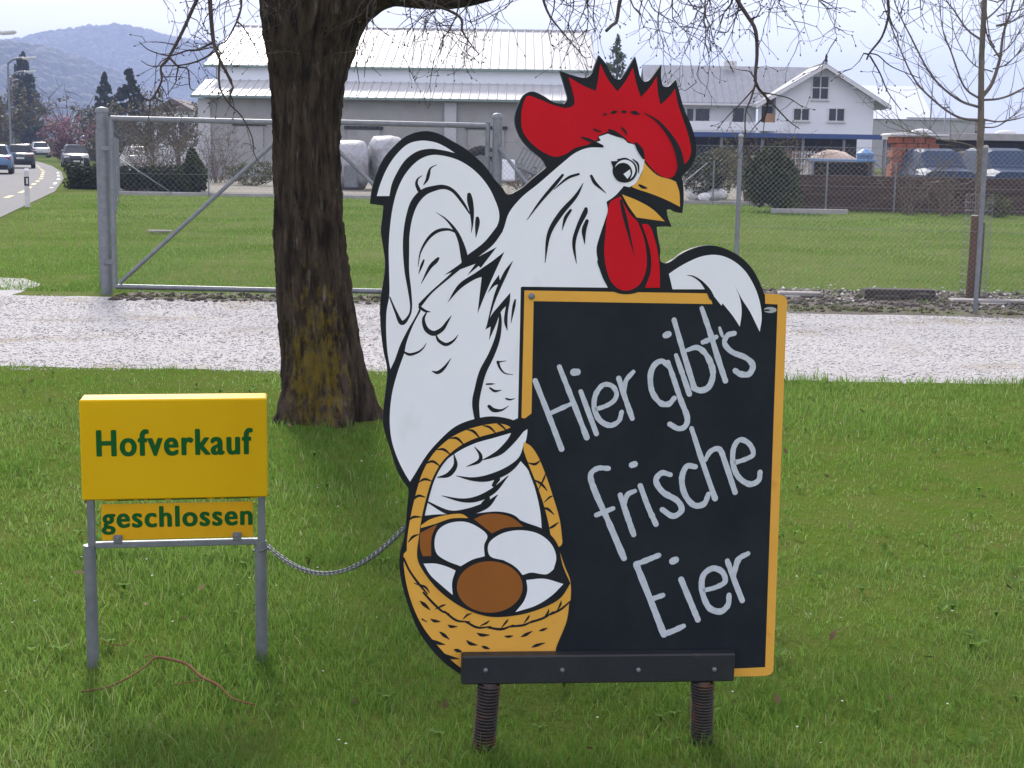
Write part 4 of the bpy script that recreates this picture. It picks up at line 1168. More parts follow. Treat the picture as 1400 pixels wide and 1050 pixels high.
def twig(mb, p, d, length, r, rr, level=0, grav=.3, step=.06, curl=.3, bud=True, thin=.00095):
    """one zigzag shoot with side shoots; rr is the random source"""
    n = max(3, int(length / step))
    pts, P, D = [Vector(p)], Vector(p), Vector(d).normalized()
    for i in range(n):
        D = (D + Vector((rr.gauss(0, curl), rr.gauss(0, curl), rr.gauss(0, curl) - grav * .25))).normalized()
        P = P + D * (length / n)
        pts.append(P.copy())
        if level < 2 and i > 0 and rr.random() < (.55 if level == 0 else .35):
            sd = (D + Vector((rr.gauss(0, .9), rr.gauss(0, .6), rr.gauss(-.1, .7)))).normalized()
            twig(mb, P, sd, length * rr.uniform(.22, .5), max(r * .6, thin), rr, level + 1, grav * rr.uniform(-.3, 1.2), step, curl, bud, thin)
    rad = [max(thin * .8, r + (thin - r) * i / n) for i in range(n + 1)]
    mb.tube(pts, rad, 4 if r > .004 else 3, False)
    if bud and level > 0:
        mb.tube([P, P + D * .006, P + D * .014], [.0016, .0038, .0006], 4, False)
tr_ = random.Random(5)
def branch(pxs, Y0, Y1, r0, r1, side=.5, name='branch'):
    P = [T(x, y, Y0 + (Y1 - Y0) * i / (len(pxs) - 1)) for i, (x, y) in enumerate(pxs)]
    mb = MB()
    S = smooth_path(P, 4)
    k = len(S)
    mb.tube(S, [r0 + (r1 - r0) * i / (k - 1) for i in range(k)], 6)
    for i in range(2, k - 1):
        if tr_.random() < side:
            twig(mb, S[i], Vector((tr_.gauss(0, 1), tr_.gauss(0, .5), tr_.gauss(-.4, .6))), tr_.uniform(.06, .24), max(.0016, r1), tr_, 1, .2, .045, .35)
    return mb.build(name, M['bark_twig'], tree)
branch([(320, -150), (300, -60), (269, 0), (250, 42), (231, 78), (220, 92), (221, 110), (210, 132), (200, 138)], 7.9, 7.4, .012, .0035, .45)
branch([(231, 78), (244, 91), (257, 95), (260, 120), (272, 124)], 7.5, 7.4, .006, .0022, .4)
branch([(244, 91), (241, 105), (240, 113), (228, 130)], 7.5, 7.5, .004, .002, .3)
branch([(300, -170), (285, -70), (287, 0), (291, 50), (294, 64), (300, 80), (316, 113), (318, 121), (311, 140)], 7.8, 7.3, .015, .004, .35)
branch([(300, 80), (300, 116), (311, 139), (331, 160), (345, 189), (348, 212), (367, 238)], 7.4, 7.2, .006, .002, .3)
branch([(291, 58), (270, 68), (256, 69), (232, 76), (205, 69), (190, 57)], 7.4, 7.4, .006, .0022, .2)
branch([(295, 70), (272, 83), (248, 89), (221, 90), (205, 90), (193, 83)], 7.4, 7.5, .005, .002, .2)
branch([(345, -120), (330, -40), (330, 0), (329, 13), (324, 29), (310, 55), (299, 62), (280, 80)], 8.0, 7.6, .008, .0025, .4)
branch([(324, 29), (334, 39), (352, 70), (355, 82)], 7.7, 7.5, .005, .002, .3)
branch([(960, -95), (990, -40), (1008, 0), (1022, 22), (1033, 42), (1035, 75), (1033, 112), (1046, 131), (1052, 137)], 7.65, 7.2, .013, .006, .4)
branch([(1033, 114), (1027, 134), (1019, 158), (1021, 204), (1034, 230)], 7.2, 7.1, .006, .002, .35)
branch([(1046, 131), (1060, 146), (1078, 165), (1093, 176)], 7.2, 7.1, .005, .002, .3)
branch([(1040, 126), (1062, 130), (1080, 135), (1098, 147)], 7.2, 7.2, .004, .002, .3)
branch([(1030, 122), (1012, 142), (994, 160), (980, 178)], 7.2, 7.2, .004, .002, .3)
branch([(880, -80), (860, -30), (848, 0), (843, 28), (836, 35), (829, 42)], 7.75, 7.4, .012, .008, .0)
branch([(1215, -130), (1216, -50), (1214, 0), (1215, 20), (1206, 50), (1190, 71), (1185, 81)], 7.4, 7.2, .009, .0045, .15)
branch([(1189, 76), (1203, 100), (1214, 126), (1232, 151)], 7.2, 7.2, .0045, .002, .45)
branch([(1189, 73), (1201, 76), (1219, 91), (1258, 107)], 7.2, 7.1, .004, .002, .45)
branch([(560, -5), (625, 20), (632, 42), (642, 58), (655, 75)], 8.2, 7.9, .010, .002, .6)
branch([(735, -40), (743, 0), (752, 22), (770, 45), (800, 80)], 8.0, 7.6, .010, .002, .7)
# the veil of fine shoots hanging from the limbs
mb = MB()
def hang(n, xa, xb, ylow, yhigh):
    for _ in range(n):
        x = tr_.uniform(xa, xb)
        Y = tr_.uniform(6.9, 9.4)
        y0 = tr_.uniform(-90, -10)
        yl = tr_.uniform(ylow, yhigh)
        p = T(x, y0, Y)
        twig(mb, p, Vector((tr_.gauss(0, .45), tr_.gauss(0, .35), -1)), (yl - y0) / 2000 * Y * 1.12, tr_.uniform(.0028, .0055), tr_, 0, .35, .055, .26)
hang(23, 500, 840, 30, 112)
hang(20, 800, 1010, 30, 118)
hang(14, 980, 1120, 20, 85)
hang(8, 1120, 1290, 0, 40)
hang(8, 200, 360, 10, 70)
hang(9, 355, 505, -10, 70)
tag(mb.build('fine_twigs', M['bark_twig'], tree), kind='stuff')
# unseen part of the crown above the picture
mb = MB()
for S in limbs:
    for i in range(4, len(S), 3):
        for _ in range(1):
            twig(mb, S[i], Vector((tr_.gauss(0, 1), tr_.gauss(0, 1), tr_.gauss(.8, .6))), tr_.uniform(.5, 1.1), .006, tr_, 0, -.05, .11, .2, False, .002)
tag(mb.build('upper_twigs', M['bark_twig'], tree), kind='stuff')

# ------------------------------------------------------------------ young tree, its stakes and guard
yb = Vector((5.28, 16.75, 0))
yt = thing('young_tree', 'slender young bare tree with upswept branches by the right end of the fence', 'tree', yb)
def Yp(x, y, Y=16.75):
    return at(x, y, Y) - yb
S = limb([(0.02, 0, -.05), Yp(1337, 330), Yp(1339, 240), Yp(1341, 160), Yp(1342, 80), Yp(1346, 0), Yp(1348, -100), Yp(1350, -230)], .052, .022, 'trunk', M['bark_young'], yt, 12, .06, 8)
yr = random.Random(23)
def y_branch(P, r0, r1, dens=.6, mb=None):
    own = mb is None
    mb = mb or MB()
    S = smooth_path(P, 6)
    k = len(S)
    mb.tube(S, [r0 + (r1 - r0) * i / (k - 1) for i in range(k)], 6)
    for i in range(3, k):
        if yr.random() < dens:
            d = (S[i] - S[i - 1]).normalized()
            twig(mb, S[i], d * .7 + Vector((yr.gauss(0, .6), yr.gauss(0, .6), .25 + yr.gauss(0, .3))), yr.uniform(.2, .65), .0045, yr, 1, -.25, .09, .10, False, .0019)
    if own:
        mb.build('branch', M['bark_young'], yt)
y_branch([Yp(1340, 165), Yp(1310, 160), Yp(1280, 140), Yp(1250, 108), Yp(1226, 55), Yp(1206, 0), Yp(1190, -60)], .016, .004)
y_branch([Yp(1340, 147), Yp(1310, 136), Yp(1275, 105), Yp(1245, 50), Yp(1224, 5), Yp(1210, -50)], .017, .004)
y_branch([Yp(1341, 136), Yp(1318, 118), Yp(1300, 70), Yp(1290, 45), Yp(1283, 0)], .014, .004)
y_branch([Yp(1342, 55, 16.8), Yp(1322, 40, 16.9), Yp(1305, 15, 17), Yp(1292, -5, 17), Yp(1280, -60, 17)], .014, .004)
y_branch([Yp(1342, 133), Yp(1356, 114), Yp(1367, 80), Yp(1372, 45), Yp(1385, 5), Yp(1394, -50)], .026, .006)
y_branch([Yp(1366, 78), Yp(1352, 55), Yp(1346, 30, 16.6), Yp(1338, 0, 16.6)], .012, .003)
y_branch([Yp(1342, 137), Yp(1370, 134), Yp(1400, 120), Yp(1430, 90), Yp(1455, 40)], .016, .004)
y_branch([Yp(1342, 163), Yp(1370, 166), Yp(1410, 155), Yp(1450, 120)], .012, .003)
y_branch([Yp(1341, 174), Yp(1365, 172), Yp(1395, 150), Yp(1425, 125)], .010, .003)
y_branch([Yp(1340, 205), Yp(1318, 196), Yp(1280, 190), Yp(1245, 180), Yp(1225, 170)], .010, .003)
y_branch([Yp(1338, 243), Yp(1318, 252), Yp(1300, 246), Yp(1270, 252)], .007, .003)
y_branch([Yp(1344, 30), Yp(1366, 10), Yp(1384, -20), Yp(1395, -70)], .012, .004)
for i in range(18):
    z = yr.uniform(1.9, 4.4)
    a = yr.uniform(0, 6.28)
    h = Vector((math.cos(a), math.sin(a), 0))
    L_ = yr.uniform(.5, 1.25) * (1 if z < 3.2 else .8)
    base = Vector((.02 + (z / 4.4) * .05, 0, z))
    y_branch([base, base + h * L_ * .35 + Vector((0, 0, L_ * .12)), base + h * L_ * .68 + Vector((0, 0, L_ * .5)), base + h * L_ * .85 + Vector((0, 0, L_ * 1.0))], .0085, .0028, .55)
M['stake'] = mat('stake_wood', (.115, .065, .040), .9, (.075, .047, .033), 9, .5, 40, stretch=(1, 1, .15))
M['stake_grey'] = mat('stake_wood_grey', (.10, .092, .085), .9, (.062, .056, .052), 9, .5, 40, stretch=(1, 1, .15))
for x, y, h, m, lb in ((1325, 403, .95, 'stake', 'short round reddish-brown stake beside the young tree'), (1334, 401, .88, 'stake_grey', 'short dark grey stake hugging the young tree stem')):
    g = at(x, y, 16.55)
    t = thing('tree_stake', lb, 'stake', (g.x, 16.55, 0))
    MB().tube([(0, 0, -.1), (.012, 0, h * .5), (.01, 0, h)], [.046, .045, .042], 14).build('stake_pole', M[m], t, True, 50)
    MB().lathe([(.041, h), (.03, h + .01), (.004, h + .012)], (.01, 0, 0), 14).build('sawn_top', M['concrete'], t, True, 50)
gt = thing('tree_guard', 'faint wire guard tube round the foot of the young tree', 'tree guard', (yb.x - .03, yb.y - .08, 0))
mb = MB()
for k in range(16):
    a = 2 * math.pi * k / 16
    mb.tube([(.15 * math.cos(a), .15 * math.sin(a), 0), (.15 * math.cos(a), .15 * math.sin(a), 1.18)], .0018, 3, False)
for z in np.arange(.02, 1.2, .09):
    mb.tube([(.15 * math.cos(k * math.pi / 10), .15 * math.sin(k * math.pi / 10), z) for k in range(21)], .0016, 3, False)
tag(mb.build('wire_tube', M['zinc_wire'], gt), kind='stuff')

# ------------------------------------------------------------------ background vegetation
def leaf_cards(cs, size, jit, g, n_per=1, flat=.0):
    """small leaf-shaped quads at the points cs, random directions; returns verts and faces"""
    n = len(cs)
    u = g.normal(0, 1, (n, 3)); u /= np.linalg.norm(u, axis=1)[:, None]
    w = np.cross(u, g.normal(0, 1, (n, 3))); w /= np.linalg.norm(w, axis=1)[:, None] + 1e-9
    s = (size * np.ones((n, 1))) * g.uniform(.6, 1.4, n)[:, None]
    V = np.stack([cs - u * s, cs + w * s * .45, cs + u * s, cs - w * s * .45], 1).reshape(-1, 3)
    F = np.arange(n * 4).reshape(-1, 4)
    return V, F
def leaf_mat(name, dark, mid, light, transl=.25):
    return mat(name, (1, 1, 1), .65, (.8, .82, .8), 3, transl=transl, tint=((0, dark), (.55, mid), (1, light)))
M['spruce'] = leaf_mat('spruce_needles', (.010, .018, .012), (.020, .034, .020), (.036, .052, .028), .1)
M['thuja'] = leaf_mat('thuja_foliage', (.014, .026, .008), (.036, .056, .014), (.095, .110, .024), .15)
M['hedge'] = leaf_mat('hedge_foliage', (.016, .026, .012), (.036, .050, .020), (.070, .080, .034), .15)
M['pine'] = leaf_mat('pine_foliage', (.035, .055, .022), (.085, .115, .045), (.15, .18, .07), .3)
M['blossom'] = leaf_mat('pink_blossom', (.14, .05, .055), (.30, .13, .15), (.44, .25, .27), .2)
M['white_blossom'] = leaf_mat('white_blossom', (.5, .46, .46), (.68, .64, .64), (.8, .78, .77), .2)
M['bronze_leaf'] = leaf_mat('bronze_shrub', (.06, .050, .028), (.12, .102, .058), (.185, .165, .095), .2)
M['greening'] = leaf_mat('budding_shrub', (.045, .055, .020), (.095, .105, .036), (.16, .165, .065), .25)
M['shrub_twig'] = mat('shrub_twigs', (.15, .112, .078), .9, (.095, .072, .052), 9)
def conifer(name, label, x, y, h, w, m, seed, n=5200, group=None, tiers=15, size=.22, droop=.35, base=.06):
    g = np.random.default_rng(seed)
    t = thing(name, label, 'tree', (x, y, 0), 0, group)
    MB().tube([(0, 0, -.1), (0, 0, h * .5), (0, 0, h)], [h * .018, h * .012, .01], 8).build('trunk', M['bark_grey'], t, True)
    cs, ti = [], []
    for k in range(tiers * 7):
        f = g.uniform(0, 1) ** .8
        z = h * (base + (1 - base) * f)
        L_ = w / 2 * (1 - f) ** .85 * g.uniform(.65, 1.15) + .012 * w
        a = g.uniform(0, 6.28)
        m_ = int(n / (tiers * 7))
        s = g.uniform(0, 1, m_) ** .6
        px_ = np.cos(a) * L_ * s + g.normal(0, .025 * w * (1.1 - f), m_)
        py_ = np.sin(a) * L_ * s + g.normal(0, .025 * w * (1.1 - f), m_)
        pz_ = z - droop * L_ * s ** 1.5 + g.normal(0, .018 * h * .6, m_) + .2 * L_ * s ** 4
        cs.append(np.stack([px_, py_, pz_], 1))
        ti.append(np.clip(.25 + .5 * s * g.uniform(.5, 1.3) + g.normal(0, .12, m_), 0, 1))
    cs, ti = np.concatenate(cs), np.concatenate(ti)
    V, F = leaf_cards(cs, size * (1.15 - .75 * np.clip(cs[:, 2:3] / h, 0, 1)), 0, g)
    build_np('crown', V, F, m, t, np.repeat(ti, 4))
    return t
def bush(name, label, x, y, w, d, h, m, seed, n=3000, size=.07, group=None, shape='round', twigs=True, cat='shrub', z0=.0):
    g = np.random.default_rng(seed)
    t = thing(name, label, cat, (x, y, 0), 0, group)
    if twigs:
        mb, rr = MB(), random.Random(seed)
        for k in range(10):
            twig(mb, (rr.gauss(0, w * .08), rr.gauss(0, d * .08), -.02), Vector((rr.gauss(0, .5 * w / h), rr.gauss(0, .4), 1)), h * rr.uniform(.6, .9), .012 * max(1, h / 2), rr, 0, -.1, max(.12, h / 9), .12, False, .003)
        mb.build('stems', M['shrub_twig'], t)
    q = g.normal(0, 1, (n, 3)); q /= np.linalg.norm(q, axis=1)[:, None]
    r = g.uniform(.35, 1, n) ** .4
    p = q * r[:, None]
    if shape == 'box':
        p = g.uniform(-1, 1, (n, 3))
        p /= np.maximum(1, (np.abs(p) ** 6).sum(1) ** (1 / 6))[:, None]
        q = p
    if shape == 'cone':
        k = 1.05 - .80 * (p[:, 2] * .5 + .5) ** 1.1
        p[:, 0] *= k * 1.15; p[:, 1] *= k * 1.15
    lump = 1 + .22 * fbm(q[:, 0] * 3 + seed, q[:, 2] * 3 + q[:, 1] * 2, seed)
    p = p * lump[:, None]
    cs = np.stack([p[:, 0] * w / 2, p[:, 1] * d / 2, np.maximum(.03, z0 + (p[:, 2] * .5 + .5) * (h - z0))], 1)
    V, F = leaf_cards(cs, size, 0, g)
    ti = np.clip(.45 + .3 * fbm(q[:, 0] * 4, q[:, 2] * 4, seed + 3) + g.normal(0, .18, n), 0, 1)
    build_np('foliage', V, F, m, t, np.repeat(ti, 4))
    return t
def bare_shrub(name, label, x, y, w, h, seed, n=26, m='shrub_twig', group=None, cat='shrub', r=.014, leaf=None, nleaf=900, lsize=.06):
    rr = random.Random(seed)
    t = thing(name, label, cat, (x, y, 0), 0, group)
    mb = MB()
    for k in range(n):
        twig(mb, (rr.gauss(0, w * .10), rr.gauss(0, w * .10), -.02), Vector((rr.gauss(0, .42 * w / h), rr.gauss(0, .42 * w / h), 1)), h * rr.uniform(.65, 1.05), r, rr, 0, -.06, h / 9, .13, False, .0045 * max(1, h / 4))
    mb.build('stems', M[m], t)
    if leaf:
        g = np.random.default_rng(seed)
        V0 = np.array(mb.v)
        V0 = V0[V0[:, 2] > h * .22]
        cs = V0[g.integers(0, len(V0), nleaf)] + g.normal(0, .05 * h / 2, (nleaf, 3))
        V, F = leaf_cards(cs, lsize, 0, g)
        build_np('foliage', V, F, M[leaf], t, np.repeat(g.uniform(0, 1, nleaf), 4))
    return t
def bare_tree(name, label, x, y, h, w, seed, m='bark_grey', group=None, leaf=None, nleaf=1500, lsize=.2, n=16):
    rr = random.Random(seed)
    t = thing(name, label, 'tree', (x, y, 0), 0, group)
    MB().tube([(0, 0, -.1), (.05, 0, h * .22), (0, 0, h * .45)], [h * .03, h * .022, h * .012], 8).build('trunk', M[m], t, True)
    mb = MB()
    for k in range(n):
        z = h * rr.uniform(.16, .42)
        twig(mb, (0, 0, z), Vector((rr.gauss(0, .75 * w / h), rr.gauss(0, .75 * w / h), 1)), (h - z) * rr.uniform(.7, 1.08), h * .012, rr, 0, -.05, h / 12, .16, False, h * .0016)
    mb.build('crown', M[m], t)
    if leaf:
        g = np.random.default_rng(seed)
        V0 = np.array(mb.v)
        cs = V0[g.integers(0, len(V0), nleaf)] + g.normal(0, .025 * h, (nleaf, 3))
        V, F = leaf_cards(cs, lsize, 0, g)
        build_np('foliage', V, F, M[leaf], t, np.repeat(g.uniform(0, 1, nleaf), 4))
    return t
def gx_(x, Y):
    return at(x, 300, Y).x
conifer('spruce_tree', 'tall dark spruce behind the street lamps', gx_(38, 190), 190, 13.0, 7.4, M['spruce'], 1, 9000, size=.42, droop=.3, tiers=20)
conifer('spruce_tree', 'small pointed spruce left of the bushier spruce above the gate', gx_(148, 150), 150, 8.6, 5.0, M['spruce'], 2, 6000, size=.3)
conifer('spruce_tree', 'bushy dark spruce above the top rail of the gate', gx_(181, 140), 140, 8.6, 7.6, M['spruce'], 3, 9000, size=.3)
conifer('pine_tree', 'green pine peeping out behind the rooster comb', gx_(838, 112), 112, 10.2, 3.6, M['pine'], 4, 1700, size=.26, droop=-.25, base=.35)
bare_tree('bare_tree', 'spreading bare tree behind the pink blossom shrub', gx_(100, 170), 170, 7.4, 8, 31, n=22)
bare_tree('bare_tree', 'bare brownish tree at the far left edge', gx_(2, 130), 130, 6.5, 6, 32, leaf='bronze_leaf', nleaf=1200, lsize=.2, n=18)
bare_tree('bare_tree', 'hazy bare tree far down the road between lamps and blossom', gx_(62, 260), 260, 8.0, 9, 33, n=16)
bare_tree('blossom_tree', 'small tree in pink blossom beside the road', gx_(97, 128), 128, 3.9, 4.4, 34, leaf='blossom', nleaf=1500, lsize=.13, n=18)
bare_tree('bare_tree', 'reddish brown thicket tree right of the pink blossom', gx_(135, 135), 135, 4.8, 6, 36, leaf='bronze_leaf', nleaf=2200, lsize=.16, n=22)
bare_tree('bare_tree', 'brown bare tree below the bushy spruce', gx_(205, 92), 92, 4.6, 4.6, 37, leaf='bronze_leaf', nleaf=900, lsize=.11, n=20)
bare_tree('bare_tree', 'tawny bare tree left of the barn end', gx_(245, 90), 90, 4.3, 4.6, 38, leaf='bronze_leaf', nleaf=1300, lsize=.11, n=22)
bare_shrub('bare_shrub', 'upright tan bare shrub behind the clipped hedge', gx_(205, 60), 60, 2.2, 2.6, 41, 34, leaf='greening', nleaf=700, lsize=.04)
bare_shrub('bare_shrub', 'wide tawny bare shrub behind the round evergreen', gx_(240, 62), 62, 2.6, 2.5, 42, 36, leaf='bronze_leaf', nleaf=700, lsize=.045)
bare_shrub('bare_shrub', 'pale bare shrub against the barn wall', gx_(300, 64), 64, 2.4, 2.4, 43, 30, leaf='bronze_leaf', nleaf=400, lsize=.04)
bush('blossom_shrub', 'shrub of white blossom behind the row of fence posts', gx_(186, 70), 70, 1.5, 1.2, 1.6, M['white_blossom'], 44, 420, .06)
# clipped hedge pieces
bush('clipped_hedge', 'long clipped dark hedge behind the gate', gx_(222, 51), 51, 3.1, 1.0, .82, M['hedge'], 51, 15000, .05, shape='box', twigs=False, cat='hedge')
bush('clipped_hedge', 'end of the clipped hedge left of the gate post', gx_(122, 52), 52, 1.35, 1.1, .85, M['hedge'], 52, 8000, .05, shape='box', twigs=False, cat='hedge')
bush('round_evergreen', 'rounded evergreen at the right end of the hedge', gx_(265, 50.5), 50.5, 1.15, 1.1, 1.55, M['thuja'], 53, 4500, .055, shape='cone', twigs=False)
bush('cone_evergreen', 'cone-shaped yellow-green evergreen behind the right-hand fence', gx_(1053, 41.2), 41.2, 1.85, 1.6, 1.95, M['thuja'], 54, 9000, .055, shape='cone', twigs=False)
bush('low_shrub', 'green shrub just right of the rooster beak', gx_(962, 50), 50, 1.6, 1.2, 1.7, M['hedge'], 55, 2600, .06)
bush('low_shrub', 'olive shrub between rooster neck and beak level by the path', gx_(985, 52), 52, 1.3, 1.2, 1.9, M['greening'], 56, 1500, .06)
bare_shrub('bare_shrub', 'brown bare shrub above the cone evergreen', gx_(1062, 47), 47, 1.8, 2.3, 57, 30, leaf='bronze_leaf', nleaf=500, lsize=.04)
bare_shrub('bare_shrub', 'brown bare shrub left of the cone evergreen', gx_(1025, 47), 47, 1.4, 2.2, 58, 24, leaf='greening', nleaf=350, lsize=.04)
bare_shrub('bare_shrub', 'grey bare shrub in front of the red brick stack', gx_(1245, 40.3), 40.3, 1.6, 2.1, 59, 20)
bare_shrub('bare_shrub', 'thin bare shrub by the yard wall left of the young tree', gx_(1292, 40.1), 40.1, 1.2, 1.3, 60, 14)
bush('low_shrub', 'small pale shrub at the wall right of the young tree', gx_(1362, 39.7), 39.7, .7, .6, .6, M['greening'], 61, 700, .045)
bare_shrub('bare_shrub', 'brown scrub beyond the bales below the barn wall', gx_(560, 62), 62, 2.4, 1.2, 62, 26, leaf='bronze_leaf', nleaf=600, lsize=.05)
bare_shrub('bare_shrub', 'brown scrub between the gate post and rooster comb', gx_(715, 56), 56, 2.0, 1.1, 63, 24, leaf='bronze_leaf', nleaf=500, lsize=.045)
bush('low_shrub', 'grey-green shrub at the foot of the barn beyond the gate', gx_(345, 60), 60, 2.2, 1.2, 1.0, M['greening'], 64, 1400, .06)

# ------------------------------------------------------------------ buildings
M['wall_grey'] = mat('barn_render', (.36, .355, .335), .9, (.31, .305, .29), .8, .1, 20, wear=((.27, .265, .245), 1.5, .55, .75))
M['wall_pale'] = mat('barn_pale_cladding', (.82, .85, .88), .8, (.77, .80, .83), .6)
M['roof_white'] = mat('white_metal_roof', (.50, .50, .49), .5, (.44, .44, .435), .7, spec=.2, wear=((.38, .38, .37), 2, .58, .8))
M['pilaster'] = mat('pilaster_render', (.50, .50, .50), .9, (.44, .44, .44), 1.5)
M['green_trim'] = mat('green_gutter', (.20, .26, .23), .6, (.16, .21, .19), 4)
M['house_white'] = mat('house_render', (.72, .74, .76), .9, (.67, .69, .71), .5, .05, 30)
M['tile_grey'] = mat('grey_tiles', (.37, .375, .385), .8, (.30, .305, .315), 1.6, .3, 10, stretch=(3, 1, 1))
M['timber_white'] = mat('white_timber', (.62, .62, .60), .7, (.55, .55, .53), 3)
M['glass'] = mat('window_glass', (.016, .019, .024), .25, (.026, .03, .036), 1, spec=.25)
M['dark'] = mat('dark_interior', (.020, .020, .022), .95, (.035, .033, .032), .7)
M['blue'] = mat('blue_fascia', (.030, .075, .21), .5, (.025, .062, .18), 3)
M['orange_wood'] = mat('orange_wood', (.42, .23, .10), .8, (.36, .19, .08), 3)
def place(o, x, y):
    o.location = (x, y, 0)
    return o
# ---- white-roofed barn
bx0, bx1, bY = -16.2, 3.9, 76.0
barn = thing('barn', 'long barn with white ribbed metal roof in two tiers behind the tree trunk', 'barn', (bx0, bY, 0))
L_ = bx1 - bx0
EZ, CZ0, CZ1, RZ = 4.2, 4.98, 5.86, 8.5        # lower eave, foot and head of the upper wall, ridge
DL, DU = 3.2, 9.0                                # depth of the lower roof and from upper wall to ridge
MB().box((L_ / 2, .15, EZ / 2), (L_ - .6, .3, EZ)).build('front_wall', M['wall_grey'], barn)
MB().box((L_ / 2, DL + .15, (CZ0 + CZ1) / 2 - .3), (L_ - .6, .3, CZ1 - CZ0 + .6)).build('upper_wall', M['wall_pale'], barn)
for x in (.3, L_ - .3):
    e = MB()
    e.add([(x - .12, .3, 0), (x - .12, DL, 0), (x - .12, DL + 2 * DU, 0), (x - .12, DL + 2 * DU, CZ1), (x - .12, DL + DU, RZ - .1), (x - .12, DL + .3, CZ1 - .1), (x - .12, DL + .3, CZ0), (x - .12, .3, EZ - .1),
           (x + .12, .3, 0), (x + .12, DL, 0), (x + .12, DL + 2 * DU, 0), (x + .12, DL + 2 * DU, CZ1), (x + .12, DL + DU, RZ - .1), (x + .12, DL + .3, CZ1 - .1), (x + .12, DL + .3, CZ0), (x + .12, .3, EZ - .1)],
          [tuple(range(8)), tuple(range(15, 7, -1))] + [(i, i + 8, (i + 1) % 8 + 8, (i + 1) % 8) for i in range(8)])
    e.build('end_wall', M['wall_grey'], barn)
MB().box((L_ / 2, DL + 2 * DU - .1, CZ1 / 2), (L_ - .6, .2, CZ1)).build('back_wall', M['wall_grey'], barn)
def roof_panels(xa, xb, w, y0, z0, y1, z1, name, parent, m, seam=.06):
    """ribbed metal sheets side by side, each a panel with one raised seam"""
    n = int(round((xb - xa) / w))
    w = (xb - xa) / n
    s = Vector((0, y1 - y0, z1 - z0))
    nn = Vector((0, -(z1 - z0), y1 - y0)).normalized()
    if nn.z < 0:
        nn = -nn
    mb = MB()
    prof_ = [(0, 0), (w * .80, 0), (w * .85, seam), (w * .93, seam), (w * .985, 0)]
    top = [Vector((x, 0, 0)) + nn * h for x, h in prof_]
    low = [Vector((x, 0, 0)) - nn * .04 for x, h in prof_]
    k = len(prof_)
    mb.add([p for p in top] + [p + s for p in top] + [p for p in low] + [p + s for p in low],
           [(i, i + 1, k + i + 1, k + i) for i in range(k - 1)] + [(2 * k + i, 3 * k + i, 3 * k + i + 1, 2 * k + i + 1) for i in range(k - 1)]
           + [(i, 2 * k + i, 2 * k + i + 1, i + 1) for i in range(k - 1)] + [(k - 1, 3 * k - 1, 4 * k - 1, 2 * k - 1), (0, k, 3 * k, 2 * k)])
    first = None
    for i in range(n):
        if first is None:
            o = first = mb.build(name, m, parent)
        else:
            o = first.copy()
            C.objects.link(o)
            o.parent = parent
        o.location = (xa + i * w, y0, z0)
roof_panels(-.3, L_ + .3, .47, -.55, EZ - .12, DL + .0, CZ0 + .06, 'roof_panel', barn, M['roof_white'])
roof_panels(-.35, L_ + .35, .47, DL - .28, CZ1 - .08, DL + DU, RZ, 'roof_panel', barn, M['roof_white'])
MB().add([(-.35, DL + DU + .01, RZ - .02), (L_ + .35, DL + DU + .01, RZ - .02), (L_ + .35, DL + 2 * DU + .5, CZ1 - .14), (-.35, DL + 2 * DU + .5, CZ1 - .14)], [(0, 1, 2, 3)]).build('rear_roof', M['roof_white'], barn)
MB().tube([(-.35, DL + DU, RZ + .02), (L_ + .35, DL + DU, RZ + .02)], .10, 8).build('ridge_cap', M['roof_white'], barn, True)
MB().bbox((L_ / 2, -.62, EZ - .16), (L_ + .6, .14, .14), .02).build('gutter', M['green_trim'], barn)
MB().bbox((L_ / 2, DL - .34, CZ1 - .12), (L_ + .7, .14, .14), .02).build('gutter', M['green_trim'], barn)
for q in (280, 446, 616, 790):
    x = at(q, 150, bY).x - bx0
    if .2 < x < L_ - .1:
        MB().bbox((x, -.10, EZ / 2 - .1), (.62, .22, EZ - .3), .02).build('pilaster', M['pilaster'], barn)
for q0, q1, z0, z1 in ((322, 360, .0, 2.6), (475, 520, .0, 2.5), (640, 690, .0, 2.6)):
    xa, xb = at(q0, 150, bY).x - bx0, at(q1, 150, bY).x - bx0
    d = MB().bbox(((xa + xb) / 2, -.06, (z0 + z1) / 2), (xb - xa, .12, z1 - z0), .01).build('barn_door', M['wall_grey'], barn)
    MB().bbox(((xa + xb) / 2, -.10, z1 + .10), (xb - xa + .3, .16, .16), .01).build('door_rail', M['dark'], d)
